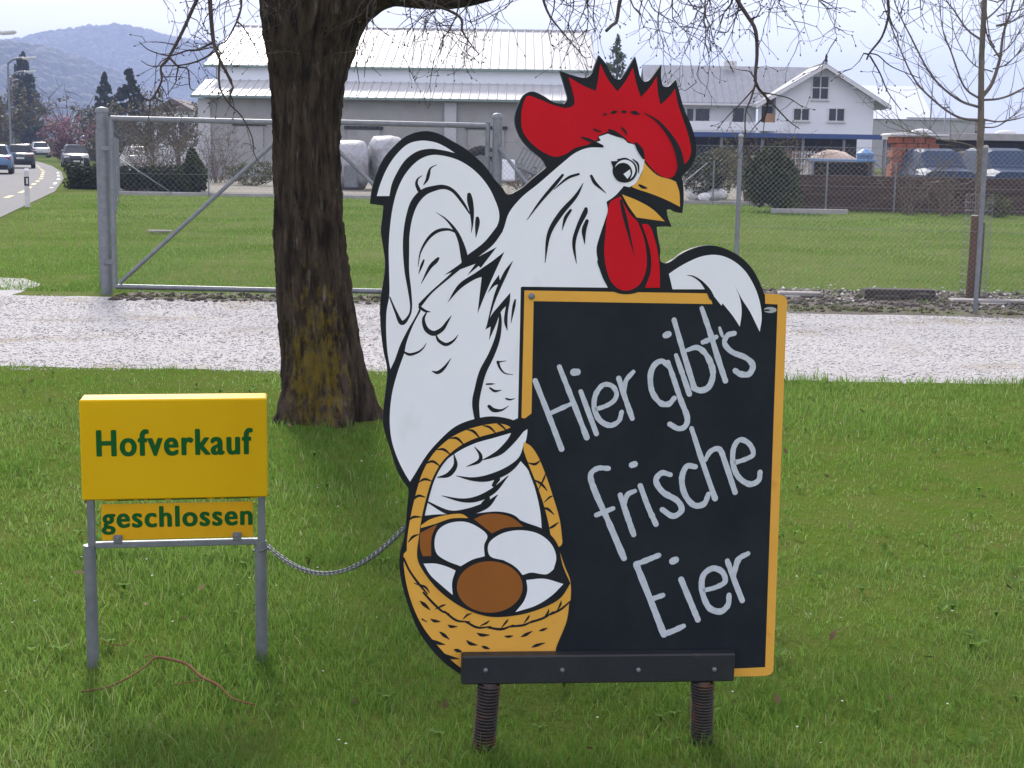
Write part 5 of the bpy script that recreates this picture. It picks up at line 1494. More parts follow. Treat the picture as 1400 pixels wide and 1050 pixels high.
# ---- white gabled house
hY = 126.0
hx = at(1123, 150, hY).x
house = thing('gabled_house', 'white gabled house with grey tiled wing beyond the blue canopy', 'house', (hx, hY, 0))
def hp(x, y):
    p = at(x, y, hY)
    return p.x - hx, p.z
xr_, _ = hp(1194, 160)
xl_, _ = hp(1060, 160)
_, az = hp(1123, 92)
_, ez = hp(1194, 137)
g = MB()
W0, W1 = xl_, xr_
zl = az - (az - ez) * (abs(W0) / W1)
front = [(W0, 0), (W1, 0), (W1, ez), (0, az), (W0, zl)]
g.add([(x, 0, z) for x, z in front] + [(x, 9, z) for x, z in front], [(0, 1, 2, 3, 4), (9, 8, 7, 6, 5)] + [(i, i + 5, (i + 1) % 5 + 5, (i + 1) % 5) for i in range(5)])
g.build('gable_wall', M['house_white'], house)
slope = (az - ez) / W1
def roof_slab(xa, xb, z_at, y0, y1, t, name, m):
    mb = MB()
    za, zb = z_at(xa), z_at(xb)
    mb.add([(xa, y0, za), (xb, y0, zb), (xb, y1, zb), (xa, y1, za), (xa, y0, za + t), (xb, y0, zb + t), (xb, y1, zb + t), (xa, y1, za + t)],
           [(0, 3, 2, 1), (4, 5, 6, 7), (0, 1, 5, 4), (1, 2, 6, 5), (2, 3, 7, 6), (3, 0, 4, 7)])
    return mb.build(name, m, house)
ov = hp(1214, 150)[0]
ovl = hp(1031, 150)[0]
zr = lambda x: az + .03 - slope * abs(x)
rt = roof_slab(0, ov, zr, -1.1, 9.6, .24, 'roof', M['tile_grey'])
rl = roof_slab(ovl, 0, zr, -1.1, 9.6, .24, 'roof', M['tile_grey'])
roof_slab(.0, ov, lambda x: zr(x) - .14, -1.16, -1.02, .30, 'barge_board', M['timber_white'])
roof_slab(ovl, .0, lambda x: zr(x) - .14, -1.16, -1.02, .30, 'barge_board', M['timber_white'])
MB().tube([(0, -1.1, zr(0) + .25), (0, 9.6, zr(0) + .25)], .12, 8).build('ridge_tiles', M['tile_grey'], rt, True)
MB().lathe([(.10, 0), (.14, .2), (.08, .35), (.12, .5), (.03, .75)], (0, -1.0, zr(0) + .28), 8).build('ridge_finial', M['dark'], rt, True)
for q in (1107, 1140, 1166, 1192, 1081):
    x = hp(q, 120)[0]
    MB().box((x, -.52, zr(x) - .16), (.14, 1.0, .20)).build('purlin_end', M['timber_white'], house)
def window(x0, y0, x1, y1, cols, rows, depth=.06):
    (xa, zb), (xb, za) = hp(x0, y0), hp(x1, y1)
    zz_ = sorted((za, zb))
    za, zb = zz_
    w = MB()
    t = .09
    for i in range(cols + 1):
        w.box((xa + (xb - xa) * i / cols, -.04, (za + zb) / 2), (t, .10, zb - za + t))
    for j in range(rows + 1):
        for i in range(cols):
            ws = (xb - xa) / cols
            w.box((xa + ws * (i + .5), -.04, za + (zb - za) * j / rows), (ws - t - .004, .096, t))
    f = w.build('window', M['timber_white'], house)
    for i in range(cols):
        for j in range(rows):
            ws, hs = (xb - xa) / cols, (zb - za) / rows
            MB().box((xa + ws * (i + .5), -.012, za + hs * (j + .5)), (ws - t, .02, hs - t)).build('pane', M['glass'], f)
    MB().bbox(((xa + xb) / 2, -.10, za - .10), (xb - xa + .25, .2, .07), .01).build('sill', M['timber_white'], f)
window(1111, 104, 1132, 136, 2, 2)
window(1085, 148, 1106, 165, 2, 1)
window(1133, 148, 1154, 166, 2, 1)
# recess with a wooden balustrade left of the gable wall
(xa, z0), (xb, z1) = hp(1040, 172), hp(1060, 133)
MB().box(((xa + xb) / 2, 1.3, (z0 + z1) / 2), (xb - xa, .1, abs(z1 - z0))).build('balcony_recess', M['dark'], house)
MB().bbox(((xa + xb) / 2 + .2, .2, z0 + .55), (xb - xa - .3, .08, 1.0), .01).build('balustrade', M['orange_wood'], house)
MB().box((xa - .1, .15, (z0 + z1) / 2), (.26, .26, abs(z1 - z0) + .5)).build('balcony_post', M['timber_white'], house)
# wing running left behind the rooster head
wl = hp(893, 150)[0]
wr = hp(1040, 150)[0]
_, wez = hp(960, 140)
_, wrz = hp(980, 88)
MB().box(((wl + wr) / 2, 2.4 + 3.5, wez / 2), (wr - wl, 7, wez)).build('wing_wall', M['house_white'], house)
mb = MB()
y0, y1 = 1.4, 6.2
mb.add([(wl - .5, y0, wez - .15), (wr + 4.5, y0, wez - .15), (wr + 5.0, y1, wrz), (wl - .5, y1, wrz), (wl - .5, y0, wez + .08), (wr + 4.5, y0, wez + .08), (wr + 5.0, y1, wrz + .23), (wl - .5, y1, wrz + .23), (wl - .5, 11, wez - .15), (wr + 5.0, 11, wez - .15)],
       [(0, 1, 2, 3), (7, 6, 5, 4), (0, 4, 5, 1), (0, 3, 7, 4), (3, 8, 9, 2), (7, 8, 9, 6)])
wrf = mb.build('wing_roof', M['tile_grey'], house)
for q in range(int((wr + 4 - wl) / .62)):
    x = wl + q * .62
    f0 = Vector((x, y0, wez + .11))
    MB().tube([f0, Vector((x, y1, wrz + .26))], .03, 4).build('tile_rib', M['tile_grey'], wrf)
MB().bbox(((wl + wr) / 2 + .5, y0 - .08, wez - .12), (wr - wl + 2, .16, .16), .02).build('wing_gutter', M['timber_white'], house)
cx_ = hp(1010, 90)[0]
MB().bbox((cx_, 5.2, wrz + .35), (1.1, .8, .5), .03).build('chimney', M['timber_white'], wrf)
for q in (936, 948, 960, 970):
    (xa, zb), (xb, za) = hp(q - 4.5, 147), hp(q + 4.5, 165)
    f = MB().bbox(((xa + xb) / 2, 2.37, (za + zb) / 2), (xb - xa + .1, .08, zb - za + .1), .01).build('window', M['timber_white'], house)
    MB().box(((xa + xb) / 2, 2.32, (za + zb) / 2), (xb - xa - .06, .03, zb - za - .08)).build('pane', M['glass'], f)
(xa, zb), (xb, za) = hp(1008, 147), hp(1022, 172)
MB().box(((xa + xb) / 2, 2.37, (za + zb) / 2), (xb - xa, .06, zb - za)).build('wing_door', M['glass'], house)
# white parapet in front of the wing
(xa, zb), (xb, za) = hp(925, 166), hp(1066, 180)
MB().bbox(((xa + xb) / 2, -1.4, (za + zb) / 2), (xb - xa, .25, zb - za), .02).build('parapet', M['house_white'], house)
# ---- open yard shelter with a blue fascia
cY = 92.0
x0, x1 = at(925, 180, cY).x, at(1218, 186, cY).x
zc = at(1100, 186, cY).z
can = thing('yard_shelter', 'open storage shelter with a long blue fascia below the white house', 'shelter', (x0, cY, 0), 0)
w = x1 - x0
MB().bbox((w / 2, 0, zc), (w, .15, .30), .01).build('blue_fascia', M['blue'], can)
MB().bbox((w / 2, 4.6, zc + .05), (w, 9.0, .16), .02).build('shelter_roof', M['concrete'], can)
MB().box((w / 2, 9.2, zc / 2), (w, .2, zc)).build('back_wall', M['dark'], can)  # near-black colour stands for the shade deep under the shelter roof
for k in range(6):
    MB().bbox((.3 + k * (w - .6) / 5, .25, zc / 2 - .1), (.16, .16, zc - .1), .01).build('shelter_post', M['galv_dark'], can)
for k in range(5):
    mb = MB()
    for j in range(3):
        mb.bbox((1.6 + k * 2.35, 5 + .3 * j, .32 + .62 * j), (1.3 + .3 * ((k + j) % 2), .9, .58), .03)
    tag(mb.build('stored_stack', M['orange_wood'] if k % 2 else M['dark'], can), kind='stuff')
# ---- low brown board wall in front of the yard
wX0, wX1, wY = at(1086, 250, 43).x, 19.5, 43.0
ang = math.atan2(40.9 - 43.0, wX1 - wX0)
M['brown_board'] = mat('brown_board', (.085, .052, .038), .9, (.048, .031, .025), 3, .5, 30, stretch=(.4, 1, 3), wear=((.12, .085, .06), 4, .6, .75))
wall = thing('board_wall', 'long low wall of stacked dark brown boards behind the far fence', 'wall', (wX0, wY, 0), ang)
wl_ = math.hypot(wX1 - wX0, 2.1)
rr = random.Random(3)
for r_ in range(5):
    x = -.3 * (r_ % 2)
    while x < wl_:
        l = rr.uniform(1.9, 2.6)
        MB().bbox((x + l / 2, rr.uniform(-.05, .05), .10 + r_ * .205), (l - .012, .22, .199), .012).build('board', M['brown_board'], wall)
        x += l
# ---- things in the yard
def yard_xy(x, Y):
    return at(x, 230, Y).x, Y
M['barrel_blue'] = mat('blue_plastic', (.13, .28, .50), .45, (.11, .24, .44), 3)
x, y = yard_xy(1182, 60)
bz0, bz1 = at(1182, 227, 60).z, at(1182, 203, 60).z
t = thing('water_butt', 'light blue domed plastic barrel in the yard left of the brick stack', 'barrel', (x, y, 0))
MB().lathe([(.30, bz0 - .3), (.33, bz0), (.33, bz0 + .42), (.345, bz0 + .44)], sides=18).build('tank', M['barrel_blue'], t, True, 50)
MB().lathe([(.36, bz0 + .44), (.35, bz0 + .52), (.22, bz1 - .1), (.10, bz1 - .02), (.02, bz1)], sides=18).build('lid', M['barrel_blue'], t, True, 50)
MB().bbox((0, 0, (bz0 - .3) / 2), (.8, .8, max(.1, bz0 - .3)), .02).build('plinth', M['concrete'], t)
M['brick'] = mat('brick_red', (.34, .105, .060), .9, (.26, .075, .045), 4, .3, 30, wear=((.38, .20, .14), 5, .6, .75))
x, y = yard_xy(1246, 56)
t = thing('brick_stack', 'stack of red bricks on pallets in the yard', 'bricks', (x, y, 0))
bz = at(1246, 187, 56).z
rr = random.Random(9)
nb = 9
bh = bz / nb
for k in range(nb):
    ww = .82 if k > 3 else .95
    for j in range(4):
        MB().bbox((-ww + ww * 2 / 4 * (j + .5) + (.08 if k % 2 else -.05), rr.uniform(-.03, .03), bh * (k + .5)), (ww * 2 / 4 - .03, .8, bh - .02), .012).build('brick_bundle', M['brick'], t)
MB().bbox((.1, .2, bz + .06), (2.2, 1.5, .08), .02).build('cover_sheet', M['timber_white'], t)
x, y = yard_xy(1102, 58)
t = thing('wire_cage', 'pale mesh cage bin in the yard beside the cone evergreen', 'cage', (x, y, 0))
mb = MB()
z1 = at(1102, 207, 58).z
for xx in np.arange(-.42, .43, .12):
    mb.tube([(xx, 0, .2), (xx, 0, z1)], .014, 5).tube([(xx, .7, .2), (xx, .7, z1)], .014, 5)
for z in np.arange(.25, z1 + .01, .2):
    mb.tube([(-.42, -.01, z), (.42, -.01, z)], .012, 5).tube([(-.42, .71, z), (.42, .71, z)], .012, 5)
mb.build('mesh_sides', mat('cage_white', (.55, .58, .58), .6), t)
MB().bbox((0, .35, .14), (.95, .8, .12), .01).build('pallet', M['orange_wood'], t)
M['tarp'] = mat('tan_tarpaulin', (.42, .33, .24), .8, (.50, .38, .32), 2, .3, 6)
x, y = yard_xy(1140, 62)
t = thing('covered_pile', 'pile under a tan tarpaulin behind the mesh cage', 'pile', (x, y, 0))
MB().blob((0, 0, .9), 1.0, (1.25, .8, .82), .35, 5, 3).build('tarpaulin', M['tarp'], t, True)
x, y = yard_xy(1150, 54)
t = thing('work_bench', 'long blue-edged bench in front of the tarpaulin pile', 'bench', (x, y, 0))
bz = at(1150, 219, 54).z
MB().bbox((0, 0, bz), (2.4, .8, .07), .01).build('bench_top', M['barrel_blue'], t)
for sx_ in (-1.1, 1.1):
    MB().bbox((sx_, 0, bz / 2), (.08, .7, bz - .08), .01).build('leg', M['galv_dark'], t)
MB().box((0, .3, bz / 2), (2.1, .04, bz - .1)).build('back_panel', M['dark'], t)
# parked blue vans behind the wall, right
M['van_blue'] = mat('van_blue', (.035, .06, .11), .55, (.03, .05, .09), 2, spec=.15)
def van(label, x, Y, w, col, h=1.9):
    t = thing('parked_van', label, 'van', (x, Y, 0))
    prof_ = [(-w / 2, .35), (w / 2, .35), (w / 2 + .02, .95), (w / 2 - .05, 1.15), (w / 2 - .22, h - .1), (w / 2 - .4, h), (-w / 2 + .4, h), (-w / 2 + .22, h - .1), (-w / 2 + .05, 1.15), (-w / 2 - .02, .95)]
    MB().loft([[Vector((px_ * k, yy, pz_ if pz_ < 1 else 1 + (pz_ - 1) * hh)) for px_, pz_ in prof_] for yy, k, hh in ((0, .97, .12), (.9, 1, .25), (1.5, 1, .9), (2.2, 1, 1), (4.2, 1, 1), (4.4, .95, .9))]).build('body', col, t)
    ws = MB()
    ws.add([(-w / 2 + .2, .86, 1.12), (w / 2 - .2, .86, 1.12), (w / 2 - .35, 1.42, h - .22), (-w / 2 + .35, 1.42, h - .22)], [(0, 1, 2, 3)])
    ws.build('windscreen', M['glass'], t)
    for s in (-1, 1):
        MB().bbox((s * (w / 2 - .28), -.01, .75), (.3, .06, .16), .02).build('headlight', M['galv'], t)
        for yy in (.8, 3.5):
            wh = MB()
            wh.loft([[Vector((s * (w / 2 - .14 + dx), yy + .32 * math.cos(a * math.pi / 8), .32 + .32 * math.sin(a * math.pi / 8))) for a in range(16)] for dx in (-.08, .10)])
            wh.build('wheel', M['dark'], t)
    MB().bbox((0, -.03, .5), (w * .9, .12, .16), .03).build('bumper', M['galv_dark'], t)
    return t
van('dark blue van parked behind the wall left of the young tree', gx_(1297, 52), 52, 1.85, M['van_blue'])
van('blue van parked behind the wall at the right edge', gx_(1392, 52), 52, 1.9, M['van_blue'], 1.95)
van('dark van parked deep in the yard right of the young tree', gx_(1362, 66), 66, 1.8, M['dark'])
# flat-roofed store with domed rooflights, right
x0, x1 = gx_(1238, 74), gx_(1480, 74)
zt = at(1300, 190, 74).z
t = thing('flat_store', 'low flat-roofed store with white rooflights behind the vans', 'store', ((x0 + x1) / 2, 74, 0))
MB().box((0, 2.4, zt / 2), (x1 - x0, 4.4, zt)).build('wall', M['dark'], t)
MB().bbox((0, 2.3, zt + .12), (x1 - x0 + .4, 5.2, .36), .03).build('flat_roof', M['concrete'], t)
for q in (1262, 1378, 1440):
    MB().blob((gx_(q, 74) - (x0 + x1) / 2, 1.2, zt + .30), .5, (1.15, 1, .42), .02, 1, 2).build('rooflight', M['timber_white'], t, True)
for q in range(7):
    MB().bbox((x0 - (x0 + x1) / 2 + 1.2 + q * 1.55, .17, zt * .45), (.9, .06, zt * .6), .01).build('door', M['brown_board'] if q % 2 else M['galv_dark'], t)
# far grey hall beyond the house
t = thing('grey_hall', 'far pale grey industrial hall behind the young tree branches', 'hall', (gx_(1240, 190), 190, 0))
zt = at(1240, 114, 190).z
ze = at(1240, 163, 190).z
MB().box((0, 6, ze / 2), (16, 12, ze)).build('wall', M['wall_grey'], t)
mb = MB()
mb.add([(-7.2, -.3, ze), (2.6, -.3, ze), (2.4, 7, zt), (-7.0, 7, zt), (2.6, 14, ze), (-7.2, 14, ze)], [(0, 1, 2, 3), (3, 2, 4, 5), (1, 4, 2), (0, 3, 5)])
mb.build('pitched_roof', M['wall_pale'], t)
MB().box((4.2, 6, ze + .1), (10, 12.5, .3)).build('flat_roof', M['concrete'], t)
t = thing('brown_block', 'far brown building block behind the young tree stem', 'building', (gx_(1300, 210), 210, 0))
zt = at(1300, 165, 210).z
w = 8.0
MB().box((0, 4, zt / 2), (w, 8, zt)).build('wall', mat('brown_wall', (.26, .17, .13), .9, (.22, .14, .11), .5), t)
MB().bbox((0, 3.9, zt + .15), (w + .5, 8.4, .3), .02).build('flat_roof', M['galv_dark'], t)
for k in range(4):
    MB().box((-w / 2 + 1.2 + k * 1.9, -.02, zt * .7), (1.1, .06, 1.2)).build('window', M['glass'], t)
for q, h_, Y, lb in ((1264, 9.5, 150, 'slim grey mast left of the young tree'), (1284, 6.5, 150, 'shorter slim mast next to the grey mast')):
    t = thing('mast', lb, 'mast', (gx_(q, Y), Y, 0))
    MB().tube([(0, 0, 0), (0, 0, h_)], [.12, .06], 8).build('pole', M['galv'], t, True)
    MB().bbox((.1, 0, h_), (.5, .2, .14), .03).build('mast_head', M['galv_dark'], t)
# church spire
t = thing('church', 'far church with needle spire right of the barn roof', 'church', (gx_(803, 330), 330, 0))
zt, zb = at(803, 46, 330).z, at(803, 92, 330).z
MB().lathe([(1.6, zb), (1.25, zb + .6), (.55, zb + (zt - zb) * .45), (.05, zt)], sides=8).build('spire', M['tile_grey'], t)
MB().box((0, 0, zb / 2), (2.8, 2.8, zb)).build('tower', M['wall_grey'], t)
zn = at(803, 100, 330).z
mb = MB()
mb.add([(-9, -1, zn - 3), (5.5, -1, zn - 3), (5.5, 5, zn + .5), (-9, 5, zn + .5), (5.5, 11, zn - 3), (-9, 11, zn - 3)], [(0, 1, 2, 3), (3, 2, 4, 5), (1, 4, 2), (0, 3, 5)])
mb.build('nave_roof', M['tile_grey'], t)
MB().box((-1.75, 5, (zn - 3) / 2), (14, 11, zn - 3)).build('nave', M['wall_grey'], t)
# white house behind the bare trees, left of the barn
t = thing('white_house', 'small white house glimpsed between the barn end and tawny trees', 'house', (gx_(240, 120), 120, 0))
zt = at(240, 152, 120).z
MB().box((0, 3, zt / 2), (3.2, 6, zt)).build('wall', M['house_white'], t)
MB().loft([[Vector((-1.9, yy, zt)), Vector((1.9, yy, zt)), Vector((0, yy, zt + 1.0))] for yy in (-.4, 6.4)]).build('roof', mat('brown_tiles', (.13, .11, .10), .9), t)
for k in (-.8, .8):
    MB().box((k, -.02, zt - 1.4), (.7, .06, 1.0)).build('window', M['glass'], t)
# farm stuff between gate and barn
M['bale'] = mat('bale_wrap', (.40, .405, .42), .5, (.28, .28, .29), 4, 1, 9, wear=((.22, .20, .18), 2.5, .5, .68))
for i, (q, Y, r, lb) in enumerate(((480, 57, .95, 'pale plastic-wrapped bale right of the tree trunk'), (528, 58, 1.05, 'pale plastic-wrapped bale beside the rooster tail tip'))):
    t = thing('wrapped_bale', lb, 'bale', (gx_(q, Y), Y, 0), .3 * i, 'wrapped bales')
    mb = MB()
    rings = []
    for k in range(9):
        f = k / 8
        xx = (f - .5) * 1.35
        rad = r * (1 - .10 * abs(f - .5) ** 3 * 8) * (.72 if k in (0, 8) else 1)
        rings.append([Vector((xx, rad * math.cos(a * math.pi / 12) * (1 + .03 * noise.noise((xx * 3, a, i))), r * .97 + rad * math.sin(a * math.pi / 12) * (1 + .04 * noise.noise((xx * 4, a * .7, i + 3))))) for a in range(24)])
    mb.loft(rings).build('wrapped_roll', M['bale'], t, True)
    MB().bbox((.1, -.2, .5), (.5, r * 1.7, .9), .06).build('weight_sack', M['galv_dark'], t)
t = thing('hay_rake', 'dark farm rake with tyre and ribbed grille beyond the right gate post', 'farm machine', (gx_(690, 55), 55, 0))
def ring(cx, cz, r0, r1, y, n=20):
    mb = MB()
    pts = [(cx + r0 * math.cos(2 * math.pi * k / n), y, cz + r0 * math.sin(2 * math.pi * k / n)) for k in range(n)]
    return mb.tube(pts + [pts[0]], r1, 8, False)
ring(-.9, .95, .62, .2, 0).build('tyre', M['dark'], t, True)
MB().lathe([(.45, -.1), (.45, .1)], sides=16).build('hub', M['galv_dark'], t).matrix_local = Matrix.Translation((-.9, 0, .95)) @ Matrix.Rotation(R(90), 4, 'X')
MB().tube([(-.9, 0, 1.5), (-.3, 0, 1.5), (.4, 0, 1.0), (1.6, 0, .5)], .06, 8).build('draw_bar', M['galv_dark'], t, True)
gr_ = Matrix.Rotation(R(28), 3, 'Y')
f = MB()
for k in range(9):
    f.box(Vector((1.0, .1, .95)) + gr_ @ Vector((-.62 + k * .155, 0, 0)), (.05, .05, .95), gr_)
for s in (-.5, .5):
    f.box(Vector((1.0, .1, .95)) + gr_ @ Vector((0, 0, s)), (1.36, .07, .07), gr_)
tag(f.build('grille', M['galv_dark'], t), kind='stuff')
MB().bbox((.1, .1, .85), (.5, .5, .8), .05).build('gear_box', M['wall_pale'], t)
for i, (q, Y, w_, h_) in enumerate(((948, 50, .35, .5), (977, 50, .5, .45), (962, 49, .28, .3))):
    t = thing('white_block', ('small white block beside the rooster beak', 'white trough-like block behind the slanting stay', 'lowest white stone by the far path')[i], 'block', (gx_(q, Y), Y, 0))
    MB().blob((0, 0, h_ / 2), h_ / 2, (w_ / h_ * 1.6, 1, 1), .25, i, 2).build('block', M['timber_white'], t)

# ------------------------------------------------------------------ cars, lamps and road furniture
M['tyre'] = mat('tyre_rubber', (.018, .018, .019), .85)
M['rim'] = mat('wheel_rim', (.36, .37, .38), .35, metal=.5)
M['lamp_lens'] = mat('headlamp_lens', (.62, .64, .66), .15)
M['tail_lens'] = mat('tail_lens', (.30, .015, .012), .25)
M['plate'] = mat('number_plate', (.66, .66, .63), .5)
def car(label, x, y, rot, col, col2=None, scale=1.0, coat=.15):
    m = mat('car_paint', col, .3, col2, 3, coat=coat)
    t = thing('parked_car' if False else 'car', label, 'car', (x, y, .012), rot, 'cars on the road')
    # x = across, y = along (front at -y)
    def ringp(yy, w, zb, zt, k=.12):
        w /= 2
        return [Vector((-w + k, yy, zb)), Vector((w - k, yy, zb)), Vector((w, yy, zb + k)), Vector((w * 1.0, yy, (zb + zt) / 2)), Vector((w * .96, yy, zt - k * .5)), Vector((w * .86, yy, zt)), Vector((-w * .86, yy, zt)), Vector((-w * .96, yy, zt - k * .5)), Vector((-w, yy, (zb + zt) / 2)), Vector((-w, yy, zb + k))]
    sec = [(-2.15, 1.40, .34, .62), (-2.05, 1.60, .24, .74), (-1.7, 1.70, .20, .84), (-.9, 1.74, .20, .94), (.2, 1.75, .20, .96), (1.3, 1.74, .20, .97), (1.85, 1.68, .24, .95), (2.08, 1.55, .32, .88), (2.15, 1.40, .40, .78)]
    MB().loft([ringp(*s) for s in sec]).build('body', m, t, True, 35)
    def cab(yy, w, z):
        return [Vector((-w / 2, yy, z)), Vector((w / 2, yy, z))]
    cabin = MB()
    lo = [(-1.05, 1.48), (-.5, 1.56), (.7, 1.56), (1.75, 1.46)]
    hi = [(-.35, 1.12), (-.05, 1.20), (.75, 1.20), (1.25, 1.10)]
    r1 = [Vector((-w / 2, yy, .93)) for yy, w in lo] + [Vector((w / 2, yy, .93)) for yy, w in reversed(lo)]
    r2 = [Vector((-w / 2, yy, 1.38)) for yy, w in hi] + [Vector((w / 2, yy, 1.38)) for yy, w in reversed(hi)]
    cabin.loft([r1, r2]).build('window_band', M['glass'], t)
    rf = [Vector((a.x * 1.03, a.y, 1.375)) for a in r2]
    rf2 = [Vector((a.x * .8, a.y * .9 + .03, 1.45)) for a in r2]
    MB().loft([rf, rf2]).build('roof', m, t, True, 40)
    for sx_ in (-1, 1):
        
        for (ya, wa), (yb, wb) in ((lo[0], hi[0]), (lo[3], hi[3]), ((.25, 1.57), (.3, 1.21))):
            MB().tube([(sx_ * wa / 2, ya, .93), (sx_ * wb / 2, yb, 1.39)], .035, 5).build('window_pillar', m, t)
        for yy in (-1.32, 1.30):
            wh = MB()
            wh.loft([[Vector((sx_ * (.74 + dx), yy + rr_ * math.cos(a * math.pi / 9), .30 + rr_ * math.sin(a * math.pi / 9))) for a in range(18)] for dx, rr_ in ((-.10, .29), (-.08, .31), (.10, .31), (.13, .28))])
            w_ = wh.build('tyre', M['tyre'], t, True, 40)
            MB().loft([[Vector((sx_ * (.872 + dx), yy + rr_ * math.cos(a * math.pi / 7), .30 + rr_ * math.sin(a * math.pi / 7))) for a in range(14)] for dx, rr_ in ((0, .20), (.008, .17))]).build('rim', M['rim'], w_)
        MB().bbox((sx_ * .60, -2.075, .66), (.34, .12, .13), .03).build('headlight', M['lamp_lens'], t)
        MB().bbox((sx_ * .62, 2.085, .76), (.26, .10, .16), .03).build('taillight', M['tail_lens'], t)
        MB().bbox((sx_ * .90, -.72, .98), (.16, .10, .12), .03).build('mirror', m, t)
    MB().bbox((0, -2.15, .50), (.75, .05, .14), .02).build('grille', M['tyre'], t)
    MB().bbox((0, -2.165, .40), (.42, .03, .11), .005).build('number_plate', M['plate'], t)
    MB().bbox((0, 2.155, .62), (.46, .03, .11), .005).build('number_plate', M['plate'], t)
    MB().bbox((0, 2.12, .38), (1.3, .08, .16), .03).build('bumper', M['tyre'], t)
    t.scale = (scale, scale, scale)
    return t
def rdir(y):
    ys, xs = [p[1] for p in ROAD_R], [p[0] for p in ROAD_R]
    return math.atan2(np.interp(y + 4, ys, xs) - np.interp(y - 4, ys, xs), 8.0)
def put_car(label, px, Y, col, away, **k):
    x = at(px, 230, Y).x
    a = -rdir(Y)
    return car(label, x, Y, a + (math.pi if away else 0), col, **k)
put_car('black car in the near lane just left of the hedge end', 103, 99, (.020, .022, .026), False)
put_car('dark grey-green car in front of the white car', 28, 92, (.045, .055, .058), True)
put_car('white car behind the dark car on the road', 55, 158, (.66, .67, .68), True, scale=1.12)
put_car('blue car cut off by the left picture edge', -6, 75, (.12, .22, .36), True)
put_car('dark red car partly hidden behind the dark grey-green car', 33, 128, (.10, .016, .022), True)
put_car('dark car farthest down the road behind the white car', 57, 205, (.030, .034, .045), True, scale=1.25)
put_car('silver car partly hidden behind the black car', 101, 122, (.42, .44, .46), False)
x = at(119, 230, 138).x
van('lilac-grey delivery van behind the black car', x, 138, 2.3, mat('van_lilac', (.34, .33, .42), .35, coat=.4), 2.4)
put_car('pale car seen through the gate beyond the fence posts', 186, 90, (.5, .52, .55), True)
def lamp(label, px, Y, h, arm):
    x = at(px, 200, Y).x
    t = thing('street_lamp', label, 'street lamp', (x, Y, 0), 0, 'street lamps along the road')
    pts = [(0, 0, 0), (0, 0, h * .5), (0, 0, h - .7), (arm * .12, 0, h - .28), (arm * .4, 0, h - .05), (arm, 0, h + .06)]
    MB().tube(smooth_path(pts, 4), .085, 8).build('pole', M['galv'], t, True)
    MB().bbox((arm + .35, 0, h + .05), (1.0, .32, .16), .06, Matrix.Rotation(R(-5), 3, 'Y')).build('lamp_head', M['timber_white'], t)
    MB().bbox((arm + .40, 0, h - .04), (.7, .24, .06), .02, Matrix.Rotation(R(-5), 3, 'Y')).build('lamp_glass', M['lamp_lens'], t)
    return t
lamp('nearest street lamp, only its arm reaching in at the left edge', -22, 84, 7.6, 1.2)
lamp('tallest street lamp standing left of the dark spruce', 15, 116, 8.0, 1.3)
lamp('second street lamp close behind the tallest one', 19, 138, 8.0, 1.4)
lamp('far street lamp in front of the spruce trunk', 31, 235, 8.0, 1.2)
lamp('farthest street lamp at the right side of the spruce', 41, 262, 8.0, 1.2)
# delineator post on the verge
g = ground(38, 283)
t = thing('marker_post', 'white roadside marker post with black band on the grass verge', 'marker post', (g.x, g.y, 0), R(12))
h0 = .92
MB().loft([[Vector((-.06, -.045, z + (.0 if k else 0))), Vector((.06, -.045, z)), Vector((.05, .05, z)), Vector((-.05, .05, z))] for k, z in enumerate((-.05, .9))]).build('post_body', M['paint_white_road'], t)
MB().add([(-.06, -.045, .9), (.06, -.045, .9), (.05, .05, .96), (-.05, .05, .96)], [(0, 1, 2, 3)]).build('post_top', M['paint_white_road'], t)
MB().bbox((0, -.048, .64), (.118, .006, .22), .001).build('black_band', M['tyre'], t)
MB().bbox((0.01, -.053, .64), (.05, .005, .15), .001).build('reflector', M['lamp_lens'], t)
g = ground(113, 232)
t = thing('marker_post', 'small far marker post by the black car', 'marker post', (g.x, g.y, 0))
MB().bbox((0, 0, .42), (.12, .10, .84), .02).build('post_body', M['paint_white_road'], t)
MB().bbox((0, -.052, .62), (.115, .006, .2), .001).build('black_band', M['tyre'], t)
# yellow-green shrub at the far side of the road, left edge
bush('roadside_shrub', 'yellow-green shrub between the blue car and the dark car', gx_(9, 108), 108, 1.2, 1.0, 1.5, M['greening'], 71, 900, .09)
bush('roadside_shrub', 'low brown-green shrubbery beyond the far cars', gx_(75, 170), 170, 5.5, 3, 1.9, M['bronze_leaf'], 72, 1600, .16)
bush('roadside_shrub', 'brown shrubbery right of the delivery van', gx_(140, 118), 118, 2.6, 2, 2.3, M['bronze_leaf'], 73, 1800, .12)
bush('roadside_shrub', 'dark red shrub under the pink blossom tree', gx_(95, 124), 124, 2.2, 1.6, 2.0, leaf_mat('red_shrub', (.05, .012, .015), (.11, .03, .035), (.17, .06, .06)), 74, 1300, .11)
bush('roadside_shrub', 'grey-green shrubbery at the left edge beyond the lamps', gx_(3, 150), 150, 5.0, 3, 2.6, M['greening'], 75, 1600, .15)
